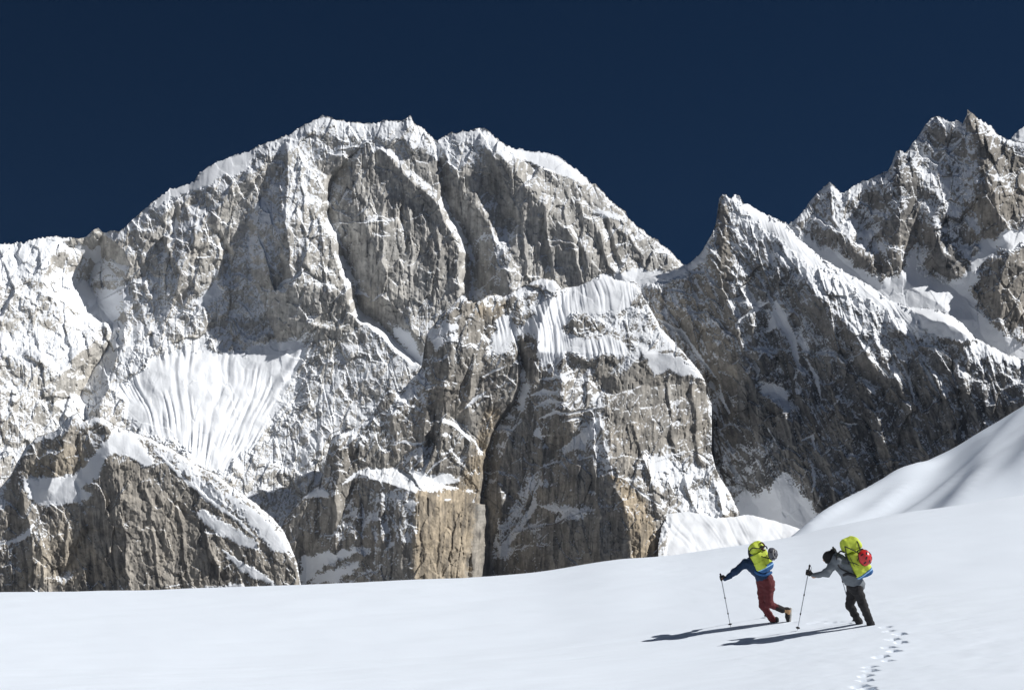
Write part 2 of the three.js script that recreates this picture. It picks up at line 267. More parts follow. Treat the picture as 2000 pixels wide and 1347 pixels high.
  for (let j = 0; j < ny - 1; j++) for (let i = 0; i < nx - 1; i++) {
    const a = id[j * nx + i], b = id[j * nx + i + 1], c = id[(j + 1) * nx + i], e = id[(j + 1) * nx + i + 1], y1 = ymin + (j + 1) * st;
    if (a < 0 || b < 0 || c < 0 || e < 0) continue;
    if (y1 <= tops[i] && y1 <= tops[i + 1]) continue;
    if ((i + j) & 1) idx.push(a, c, b, b, c, e); else idx.push(a, c, e, a, e, b);
  }
  // the far side of the crest, falling away behind it
  const bs = 6, first = count, rows = 5; let cols = 0;
  for (let i = 0; i < nx; i += bs, cols++) for (let q = 0; q <= rows; q++) {
    const jj = clamp(Math.ceil((tops[i] - ymin) / st), 0, ny - 1), hh = Hh[jj * nx + i];
    place(m.x0 + i * st, tops[i] + 0.4, m.D - hh * m.D / FOCAL + 1, v3); const f = q * q * m.D * 0.006;
    px.push(v3.x + (q ? 0.08 * f * noise(i / 40, q) : 0), v3.y - f * 0.9, v3.z - f); const w = 0.7; col.push(w, w * 1.02, w * 1.05); count++;
  }
  for (let i = 0; i < cols - 1; i++) for (let q = 0; q < rows; q++) { const a = first + i * (rows + 1) + q, b = a + rows + 1; idx.push(a, b, a + 1, b, b + 1, a + 1); }
  const g = new THREE.BufferGeometry();
  g.setAttribute('position', new THREE.BufferAttribute(new Float32Array(px), 3)); g.setAttribute('color', new THREE.BufferAttribute(new Float32Array(col), 3));
  g.setIndex(new THREE.BufferAttribute(new Uint32Array(idx), 1)); g.computeVertexNormals();
  console.log(m.name, count, idx.length / 3);
  return structure(new THREE.Mesh(g, rockMat), m.name, m.label, m.category || 'mountain');
}

const STEP = 1.35;
const defaults = { step: STEP, jag: 2, warp: 8, ridges: [], pillars: [], gullies: [], snow: [], rib: 6, ribw: 50, slant: 0, cell: 66, blk: 0.85, crack: 3, grain: 0.35, vein: 0.42, calm: () => 1, edge: [10, 7], ledge: 1, uref: () => 0.5, grey: [0.325, 0.316, 0.30], tan: [0.42, 0.37, 0.295], dust: () => 0.25, warm: () => 0.35, streak: () => 0.2 };
const topA = pairs(-80, 1000, 0, 955, 20, 928, 50, 872, 75, 852, 110, 842, 128, 818, 150, 808, 165, 824, 180, 815, 200, 815, 222, 830, 260, 845, 300, 860, 340, 880, 380, 908, 420, 925, 445, 945, 470, 962, 500, 985, 530, 1010, 552, 1035, 566, 1062, 580, 1100, 588, 1145, 600, 1240);
const topB = pairs(540, 1240, 548, 1040, 553, 1020, 575, 990, 592, 972, 612, 955, 626, 948, 632, 911, 646, 860, 652, 850, 674, 846, 690, 838, 725, 815, 742, 785, 755, 757, 768, 762, 782, 766, 800, 746, 822, 722, 828, 690, 832, 655, 850, 632, 866, 610, 882, 600, 893, 585, 905, 572, 915, 588, 930, 592, 950, 580, 962, 574, 985, 580, 1003, 570, 1022, 560, 1040, 550, 1060, 543, 1084, 548, 1096, 564, 1130, 560, 1158, 544, 1178, 535, 1192, 541, 1215, 550, 1240, 552, 1250, 560, 1256, 577, 1270, 602, 1292, 642, 1320, 672, 1337, 690, 1370, 730, 1384, 758, 1391, 790, 1389, 832, 1388, 872, 1400, 920, 1430, 970, 1445, 1002, 1460, 1080, 1470, 1240);
const lA = line(topA), lB = line(topB);
const topE = pairs(1200, 560, 1250, 548, 1300, 535, 1345, 516, 1365, 500, 1382, 474, 1396, 448, 1402, 428, 1403, 405, 1404, 390, 1411, 381, 1420, 382, 1427, 391, 1435, 381, 1446, 384, 1451, 398, 1466, 402, 1490, 417, 1510, 425, 1538, 438, 1560, 466, 1600, 500, 1650, 532, 1700, 558, 1740, 588, 1780, 601, 1812, 603, 1850, 612, 1880, 632, 1905, 660, 1925, 671, 1960, 690, 2000, 702, 2080, 740);
const lE = line(topE);
// patches of tan rock, and the plainest slabs
const TAN1 = poly(1, 8, 6, 812, 950, 900, 948, 930, 860, 950, 800, 975, 800, 955, 860, 935, 960, 910, 1140, 805, 1140);
const SLAB1 = poly(1, 14, 8, 1190, 620, 1240, 600, 1330, 690, 1385, 760, 1385, 880, 1260, 870, 1200, 800);
const TAN2 = poly(1, 8, 6, 1190, 918, 1215, 930, 1260, 980, 1290, 1040, 1312, 1090, 1235, 1110, 1222, 1000);
const TAN3 = poly(1, 8, 6, 925, 600, 950, 585, 990, 590, 980, 620, 935, 625);
const TAN4 = poly(1, 8, 6, 42, 930, 60, 900, 110, 862, 160, 870, 165, 905, 140, 928);
const TAN5 = poly(1, 10, 8, 40, 1090, 120, 1010, 180, 1010, 170, 1060, 240, 1120, 200, 1140, 40, 1140);
const WALL1 = poly(1, 12, 8, 575, 975, 660, 965, 800, 985, 812, 1080, 780, 1130, 700, 1090, 585, 1090);
const WALL2 = poly(1, 14, 8, 1020, 760, 1090, 780, 1110, 860, 1180, 880, 1210, 960, 1235, 1120, 920, 1130, 945, 950, 970, 850);

// main massif: the great face in the middle, with the snowy shoulder on its left
buildMass({ ...defaults, name: 'main_massif', label: 'broad grey rock massif dusted with snow, highest in the middle', seed: 1, D: 1950, x0: -84, x1: 1400, jag: 3.2,
  top: pairs(-90, 488, 0, 479, 40, 476, 95, 463, 130, 466, 165, 468, 181, 451, 190, 448, 204, 457, 222, 452, 230, 456, 245, 445, 262, 428, 280, 412, 300, 394, 330, 372, 360, 364, 380, 357, 386, 341, 420, 320, 450, 308, 488, 297, 500, 288, 530, 278, 545, 272, 570, 262, 590, 248, 610, 238, 630, 228, 645, 232, 680, 240, 730, 243, 755, 236, 785, 239, 800, 227, 808, 240, 830, 256, 853, 279, 866, 268, 880, 262, 925, 257, 940, 250, 955, 258, 967, 270, 990, 287, 1010, 292, 1035, 298, 1060, 298, 1090, 307, 1116, 326, 1143, 345, 1151, 359, 1165, 363, 1180, 379, 1200, 400, 1222, 416, 1235, 436, 1260, 456, 1290, 476, 1312, 494, 1336, 522, 1400, 575),
  bot: (x) => x < 570 ? Math.max(lA(x) + 45, 960) : Math.min(1080, lB(x) + 55),
  base: (x, y, t) => 0.50 * (y - 300) + 0.32 * Math.max(0, y - 620) - (x > 1010 ? 0.16 * (x - 1010) : 0) - 10 * smooth(40, 0, t) - 70 * ((x - 420) / 190) * Math.exp(-0.9 * ((x - 420) / 190) ** 2) * smooth(620, 740, y),
  ridges: [spine(0.5, 0.42, -90, 440, 100, -60, 700, 130, -60, 950, 130), spine(1.05, 0.34, 566, 262, 4, 562, 320, 20, 560, 380, 46, 557, 440, 74, 566, 500, 86, 570, 560, 80, 562, 620, 46, 552, 660, 12),
    spine(0.45, 0.35, 505, 330, 6, 430, 400, 18, 375, 470, 26, 345, 560, 24, 330, 640, 10), spine(0.5, 0.9, 748, 294, 10, 785, 341, 14, 830, 374, 14, 875, 419, 14, 893, 452, 14, 908, 515, 14, 897, 560, 8),
    spine(0.8, 0.7, 986, 486, 4, 988, 530, 18, 990, 580, 22), spine(0.35, 0.5, 960, 280, 12, 1000, 340, 20, 1080, 420, 22, 1150, 500, 18), spine(0.4, 0.5, 1130, 400, 8, 1180, 470, 14, 1215, 540, 14)],
  gullies: [spine(4, 1.15, 715, 262, 2, 690, 300, 10, 664, 332, 30, 648, 352, 46, 641, 408, 62, 667, 478, 72, 690, 553, 78, 702, 604, 66, 752, 646, 50, 805, 706, 44),
    spine(1.4, 1.6, 204, 458, 40, 190, 500, 112, 173, 545, 118, 186, 590, 100, 222, 632, 44, 208, 680, 46, 176, 730, 66, 156, 775, 70, 168, 815, 40), spine(3, 1.1, 853, 276, 8, 856, 330, 24, 872, 395, 44, 910, 470, 62, 925, 560, 72, 915, 612, 60),
    spine(0.9, 1.5, 956, 300, 10, 966, 370, 34, 988, 440, 40, 996, 476, 14), spine(0.9, 1.6, 1178, 428, 8, 1208, 516, 16), spine(1.4, 1.6, 425, 455, 10, 440, 500, 20, 446, 535, 10), spine(1.5, 1.5, 548, 500, 14, 556, 560, 18), spine(1.2, 1.5, 345, 400, 6, 338, 440, 16, 330, 480, 8), spine(1.2, 1.6, 715, 420, 4, 712, 480, 12, 718, 540, 6), spine(1.2, 1.6, 790, 380, 4, 786, 430, 12, 790, 490, 5), spine(1.1, 1.4, 1060, 420, 6, 1068, 500, 14, 1066, 560, 8), spine(1, 1.4, 1120, 440, 4, 1140, 520, 12)],
  snow: [poly(1.12, 2, 4, 280, 414, 330, 368, 384, 350, 390, 332, 450, 300, 492, 292, 494, 304, 480, 332, 468, 344, 440, 340, 408, 362, 350, 384, 306, 402),
    poly(1.12, 1.5, 2, 985, 280, 1035, 290, 1090, 300, 1150, 345, 1152, 358, 1132, 354, 1104, 344, 1075, 334, 1040, 320, 1012, 306),
    poly(0.56, 8, 8, 845, 285, 880, 255, 940, 246, 985, 284, 955, 300, 930, 320, 890, 332, 845, 318), poly(0.44, 10, 8, 570, 260, 630, 220, 760, 230, 835, 262, 850, 300, 760, 290, 690, 300, 610, 330, 560, 320),
    poly(0.70, 10, 9, 270, 690, 380, 655, 500, 660, 640, 635, 650, 700, 590, 770, 560, 850, 500, 920, 440, 950, 380, 925, 300, 870, 225, 820, 210, 750),
    Object.assign(poly(1.15, 3, 9, 286, 699, 330, 672, 380, 674, 430, 684, 470, 690, 502, 674, 560, 664, 646, 640, 628, 690, 604, 735, 584, 780, 566, 812, 545, 842, 510, 866, 461, 895, 441, 925, 392, 915, 359, 879, 318, 858, 286, 842, 245, 813, 229, 756, 261, 736), { flute: [0, 26, 9, 0, 0, 375, 1040] }),
    poly(1.05, 3, 5, 1160, 414, 1190, 411, 1222, 424, 1214, 430, 1180, 424), poly(1.1, 4, 5, 1180, 540, 1230, 526, 1300, 528, 1340, 522, 1400, 560, 1300, 600, 1200, 570),
    poly(1.05, 4, 6, 205, 560, 240, 572, 266, 590, 250, 606, 228, 626, 200, 600, 188, 575), poly(1.05, 5, 6, 758, 628, 790, 640, 812, 660, 832, 705, 800, 730, 780, 680),
    poly(0.82, 8, 8, 170, 510, 150, 480, 60, 468, -80, 490, -80, 560, 60, 540, 130, 580, 200, 640, 222, 630, 190, 595, 170, 550), poly(0.78, 12, 10, -80, 660, 60, 640, 150, 660, 200, 690, 150, 740, 60, 720, -20, 700),
    poly(0.58, 20, 10, 600, 640, 700, 620, 760, 660, 800, 740, 740, 800, 690, 840, 640, 900, 560, 960, 500, 940, 470, 900, 540, 820, 600, 690), poly(1.02, 6, 8, 300, 640, 345, 622, 362, 650, 340, 676, 280, 690, 240, 720, 232, 690), poly(1.02, 5, 6, 385, 578, 420, 552, 440, 562, 420, 590, 380, 610),
    poly(0.55, 14, 8, 230, 600, 330, 590, 480, 600, 500, 660, 420, 676, 300, 690, 230, 690), poly(0.56, 10, 8, 505, 400, 552, 420, 556, 560, 545, 660, 480, 672, 462, 600, 466, 515), poly(0.52, 8, 8, 645, 440, 690, 470, 740, 600, 700, 610, 672, 500), poly(0.52, 8, 8, 872, 400, 935, 440, 985, 470, 975, 560, 925, 590, 910, 500), poly(0.05, 10, 6, 700, 350, 750, 310, 850, 400, 890, 500, 880, 560, 770, 620, 715, 570, 680, 470)],
  dust: (x, y) => x < 225 ? 0.46 : lerp(0.28 + 0.22 * smooth(480, 620, y), 0.12 + 0.3 * smooth(560, 640, y), smooth(620, 720, x) * smooth(280, 330, y)), warm: (x, y) => 0.16 + 0.12 * smooth(700, 300, x), pillars: [[715, 390, 708, 560, 10], [752, 360, 745, 580, 10], [800, 380, 800, 560, 9], [855, 430, 860, 560, 9], [330, 420, 318, 560, 12], [385, 400, 372, 560, 12], [425, 400, 420, 560, 12], [590, 340, 600, 520, 10], [625, 420, 640, 600, 12], [520, 440, 515, 620, 10], [1020, 400, 1030, 560, 10], [1060, 380, 1085, 560, 12], [1100, 400, 1140, 560, 12], [1165, 440, 1200, 540, 10], [1230, 450, 1262, 530, 9], [965, 420, 970, 560, 10], [300, 600, 280, 700, 9], [60, 600, 90, 760, 9]].map(([a, b, c, d, h]) => spine(0.9, 0.5, a, b, h * 0.2, lerp(a, c, 0.3), lerp(b, d, 0.3), h * 0.55, c, d, h * 0.3)),
  streak: (x, y) => x > 660 && x < 1000 ? 0.35 : 0.12, uref: (x, y) => y > 620 ? 0.80 : 0.50, vein: 0.6, grey: [0.435, 0.427, 0.405], tan: [0.50, 0.45, 0.375], calm: (x, y) => 0.72 - 0.22 * smooth(680, 720, x) * smooth(310, 360, y) });

// right-hand peak with the snow arete, its long dark wall falling to the left
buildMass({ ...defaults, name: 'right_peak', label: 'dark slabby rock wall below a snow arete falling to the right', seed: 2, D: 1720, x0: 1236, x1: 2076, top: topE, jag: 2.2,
  bot: (x) => x < 1300 ? lB(x) + 60 : x < 1450 ? Math.min(1080, Math.max(lB(x) + 40, 700)) : x < 1620 ? 1085 : 1085 - 0.6 * (x - 1620),
  base: (x, y, t) => 0.40 * (y - 500) + (x < 1400 ? 0.3 * (x - 1400) * 0.6 : 0.42 * (x - 1400)) - 46 * Math.exp(-t / 34) * smooth(1400, 1520, x),
  ridges: [spine(0.5, 0.5, 1412, 386, 10, 1408, 470, 26, 1412, 560, 32, 1440, 680, 30, 1490, 800, 16), spine(0.55, 0.5, 1560, 500, 6, 1600, 580, 20, 1680, 660, 24, 1740, 760, 14), spine(0.9, 0.9, 1786, 606, 6, 1812, 622, 24, 1850, 636, 30, 1890, 652, 26, 1908, 662, 8), spine(0.9, 0.9, 1738, 620, 6, 1756, 640, 22, 1770, 652, 6), spine(0.6, 0.7, 1440, 720, 8, 1560, 830, 18, 1590, 960, 22, 1610, 1010, 10)],
  gullies: [spine(0.8, 0.8, 1300, 590, 10, 1340, 660, 30, 1392, 740, 40, 1420, 840, 46, 1440, 930, 46, 1480, 1000, 40), spine(1.2, 1, 1500, 560, 6, 1530, 640, 12, 1560, 720, 10)],
  snow: [poly(0.74, 6, 9, 1420, 384, 1445, 384, 1490, 412, 1538, 434, 1565, 468, 1600, 498, 1650, 528, 1702, 554, 1742, 584, 1780, 597, 1850, 606, 1884, 630, 1910, 660, 1890, 680, 1840, 670, 1800, 668, 1770, 680, 1752, 652, 1712, 640, 1690, 606, 1640, 580, 1590, 550, 1545, 525, 1500, 490, 1460, 450, 1430, 415),
    Object.assign(poly(1.08, 2.5, 6, 1440, 388, 1466, 402, 1490, 417, 1538, 438, 1560, 466, 1600, 500, 1640, 527, 1640, 545, 1600, 524, 1570, 512, 1548, 492, 1520, 468, 1490, 446, 1462, 420), { flute: [0.5, 9, 3, 0, 0] }),
    Object.assign(poly(1.08, 2.5, 7, 1640, 527, 1702, 556, 1742, 586, 1780, 600, 1800, 620, 1790, 650, 1770, 640, 1745, 612, 1700, 590, 1660, 560), { flute: [0.9, 10, 3, 0, 0] }),
    poly(1.1, 2, 4, 1782, 604, 1812, 598, 1856, 612, 1888, 636, 1910, 662, 1870, 668, 1830, 655, 1796, 640), poly(1.05, 3, 5, 1236, 540, 1345, 514, 1365, 500, 1384, 476, 1378, 505, 1350, 530, 1320, 545, 1290, 560, 1236, 580),
    poly(0.55, 10, 8, 1240, 560, 1400, 545, 1400, 640, 1420, 740, 1360, 690, 1290, 620), strip(1.04, 4, 3, 1330, 640, 1360, 688, 1402, 742), strip(1.04, 4, 3, 1286, 622, 1312, 640, 1340, 650), strip(1.04, 3, 3, 1404, 742, 1412, 780, 1426, 806), strip(1.0, 3, 3, 1422, 858, 1440, 900, 1470, 932), strip(1.04, 8, 4, 1515, 585, 1526, 620, 1548, 660, 1562, 722), strip(1.04, 4, 3, 1576, 700, 1596, 740, 1604, 780), strip(1.02, 3, 3, 1500, 836, 1516, 862), strip(1.02, 4, 3, 1566, 860, 1588, 850, 1592, 880), strip(1.02, 3, 3, 1584, 900, 1592, 940, 1586, 960), strip(1.02, 3, 3, 1640, 822, 1660, 830, 1676, 826), strip(1.02, 3, 3, 1760, 706, 1776, 740, 1790, 790), strip(1.02, 3, 3, 1796, 700, 1820, 740, 1836, 770), strip(1.02, 3, 3, 1600, 690, 1630, 676, 1660, 690), strip(1.02, 3, 3, 1470, 700, 1482, 720, 1478, 740), strip(1.04, 5, 3, 1450, 620, 1480, 600, 1500, 590), poly(0.0, 4, 4, 1396, 396, 1412, 390, 1424, 410, 1428, 450, 1432, 520, 1420, 600, 1402, 560, 1398, 450), strip(1.02, 3, 2, 1420, 470, 1440, 480, 1456, 500), strip(1.02, 3, 2, 1416, 440, 1440, 446, 1460, 462), poly(1.05, 3, 5, 1485, 745, 1510, 742, 1538, 762, 1542, 780, 1515, 785, 1490, 772), poly(1.04, 3, 5, 1500, 610, 1535, 600, 1548, 625, 1520, 640, 1498, 650), poly(1.04, 3, 6, 1555, 640, 1580, 620, 1590, 660, 1570, 690),
    poly(1.06, 4, 6, 1440, 975, 1470, 940, 1500, 955, 1530, 920, 1560, 950, 1590, 990, 1610, 1030, 1600, 1060, 1440, 1060), poly(0.5, 12, 8, 1400, 860, 1470, 850, 1520, 920, 1480, 960, 1430, 960), poly(0.46, 14, 8, 1570, 560, 1700, 600, 1790, 680, 1760, 740, 1640, 700, 1570, 660)],
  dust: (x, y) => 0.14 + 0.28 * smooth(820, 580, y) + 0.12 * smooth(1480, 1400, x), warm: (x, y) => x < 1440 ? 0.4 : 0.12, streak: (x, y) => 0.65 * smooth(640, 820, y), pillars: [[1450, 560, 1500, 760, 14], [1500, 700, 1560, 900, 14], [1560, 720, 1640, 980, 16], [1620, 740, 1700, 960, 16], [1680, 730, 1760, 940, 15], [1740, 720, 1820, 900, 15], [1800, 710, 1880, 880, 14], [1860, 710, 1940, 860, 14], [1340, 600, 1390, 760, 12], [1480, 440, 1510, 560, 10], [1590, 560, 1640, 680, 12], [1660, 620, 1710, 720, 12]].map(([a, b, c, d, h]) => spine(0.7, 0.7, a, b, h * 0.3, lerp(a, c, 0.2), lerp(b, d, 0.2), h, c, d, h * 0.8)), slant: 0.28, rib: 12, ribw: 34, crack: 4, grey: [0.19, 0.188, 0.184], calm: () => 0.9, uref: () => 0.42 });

// far summits behind the right-hand peak
buildMass({ ...defaults, name: 'far_summits', label: 'jagged snowy summits behind the right-hand snow arete', seed: 3, D: 2450, x0: 1500, x1: 2076, jag: 2.6,
  top: pairs(1490, 470, 1540, 438, 1552, 432, 1565, 420, 1580, 398, 1600, 374, 1622, 357, 1632, 366, 1642, 378, 1650, 378, 1662, 368, 1680, 358, 1700, 351, 1720, 342, 1738, 333, 1747, 312, 1751, 297, 1762, 294, 1771, 302, 1776, 290, 1790, 275, 1802, 254, 1820, 232, 1834, 228, 1846, 233, 1856, 241, 1870, 236, 1884, 244, 1889, 226, 1886, 219, 1888, 215, 1896, 219, 1910, 233, 1936, 246, 1951, 266, 1970, 275, 2000, 279, 2080, 300),
  bot: (x) => lE(x) + 50, base: (x, y, t) => 0.62 * (y - 300) + 0.14 * (x - 1600),
  ridges: [spine(0.6, 0.5, 1760, 296, 20, 1765, 360, 34, 1755, 430, 34, 1740, 500, 16), spine(0.6, 0.6, 1890, 222, 16, 1925, 300, 34, 1945, 380, 40, 1960, 460, 20), spine(0.6, 0.6, 1622, 360, 10, 1625, 430, 22, 1660, 470, 24, 1720, 540, 14), spine(0.8, 0.6, 1820, 440, 10, 1850, 500, 30, 1870, 540, 14), spine(0.7, 0.6, 1980, 480, 20, 1950, 560, 36, 1960, 640, 30)],
  gullies: [spine(0.7, 0.6, 1800, 380, 10, 1790, 450, 26, 1800, 520, 30, 1880, 580, 30), spine(0.7, 0.6, 1690, 400, 16, 1690, 470, 18)],
  snow: [poly(1.08, 4, 7, 1545, 440, 1580, 470, 1660, 500, 1720, 545, 1760, 535, 1790, 480, 1800, 545, 1850, 552, 1890, 530, 1920, 470, 1990, 440, 2076, 450, 2076, 480, 1960, 500, 1920, 560, 1910, 600, 1960, 650, 2076, 690, 2076, 760, 1900, 700, 1700, 600, 1540, 500),
    poly(0.05, 4, 7, 1665, 465, 1690, 468, 1730, 505, 1756, 532, 1720, 536, 1670, 520), poly(0.05, 4, 6, 1805, 462, 1830, 445, 1870, 470, 1892, 525, 1850, 530, 1812, 520), poly(0.1, 5, 7, 1735, 420, 1780, 410, 1800, 440, 1780, 470, 1735, 480, 1725, 450), poly(0.05, 4, 8, 1915, 530, 1950, 490, 2000, 480, 2076, 500, 2076, 660, 1980, 640, 1920, 620, 1902, 570),
    poly(0.05, 5, 6, 1900, 240, 1940, 260, 1990, 300, 2076, 330, 2076, 400, 2000, 420, 1930, 460, 1910, 400, 1915, 330), poly(-0.1, 3, 2, 1880, 212, 1892, 210, 1915, 236, 1935, 250, 1925, 275, 1900, 262, 1888, 240), poly(0.08, 4, 4, 1745, 310, 1775, 310, 1800, 350, 1780, 370, 1745, 360)],
  dust: (x, y) => 0.6, warm: (x) => x > 1880 ? 0.35 : 0.12, streak: () => 0.3, grey: [0.22, 0.212, 0.20], uref: () => 0.62 });
buildMass({ ...defaults, name: 'distant_peak', label: 'far white snow shoulder at the right edge of the skyline', seed: 4, D: 3200, step: 2.5, x0: 1950, x1: 2090, jag: 1, top: pairs(1940, 330, 1965, 288, 1976, 270, 1986, 258, 2000, 248, 2030, 240, 2090, 250), bot: (x) => 420, base: (x, y) => 0.7 * (y - 300) - 0.1 * (x - 2000), dust: () => 1.0, rib: 6, blk: 0.5 });

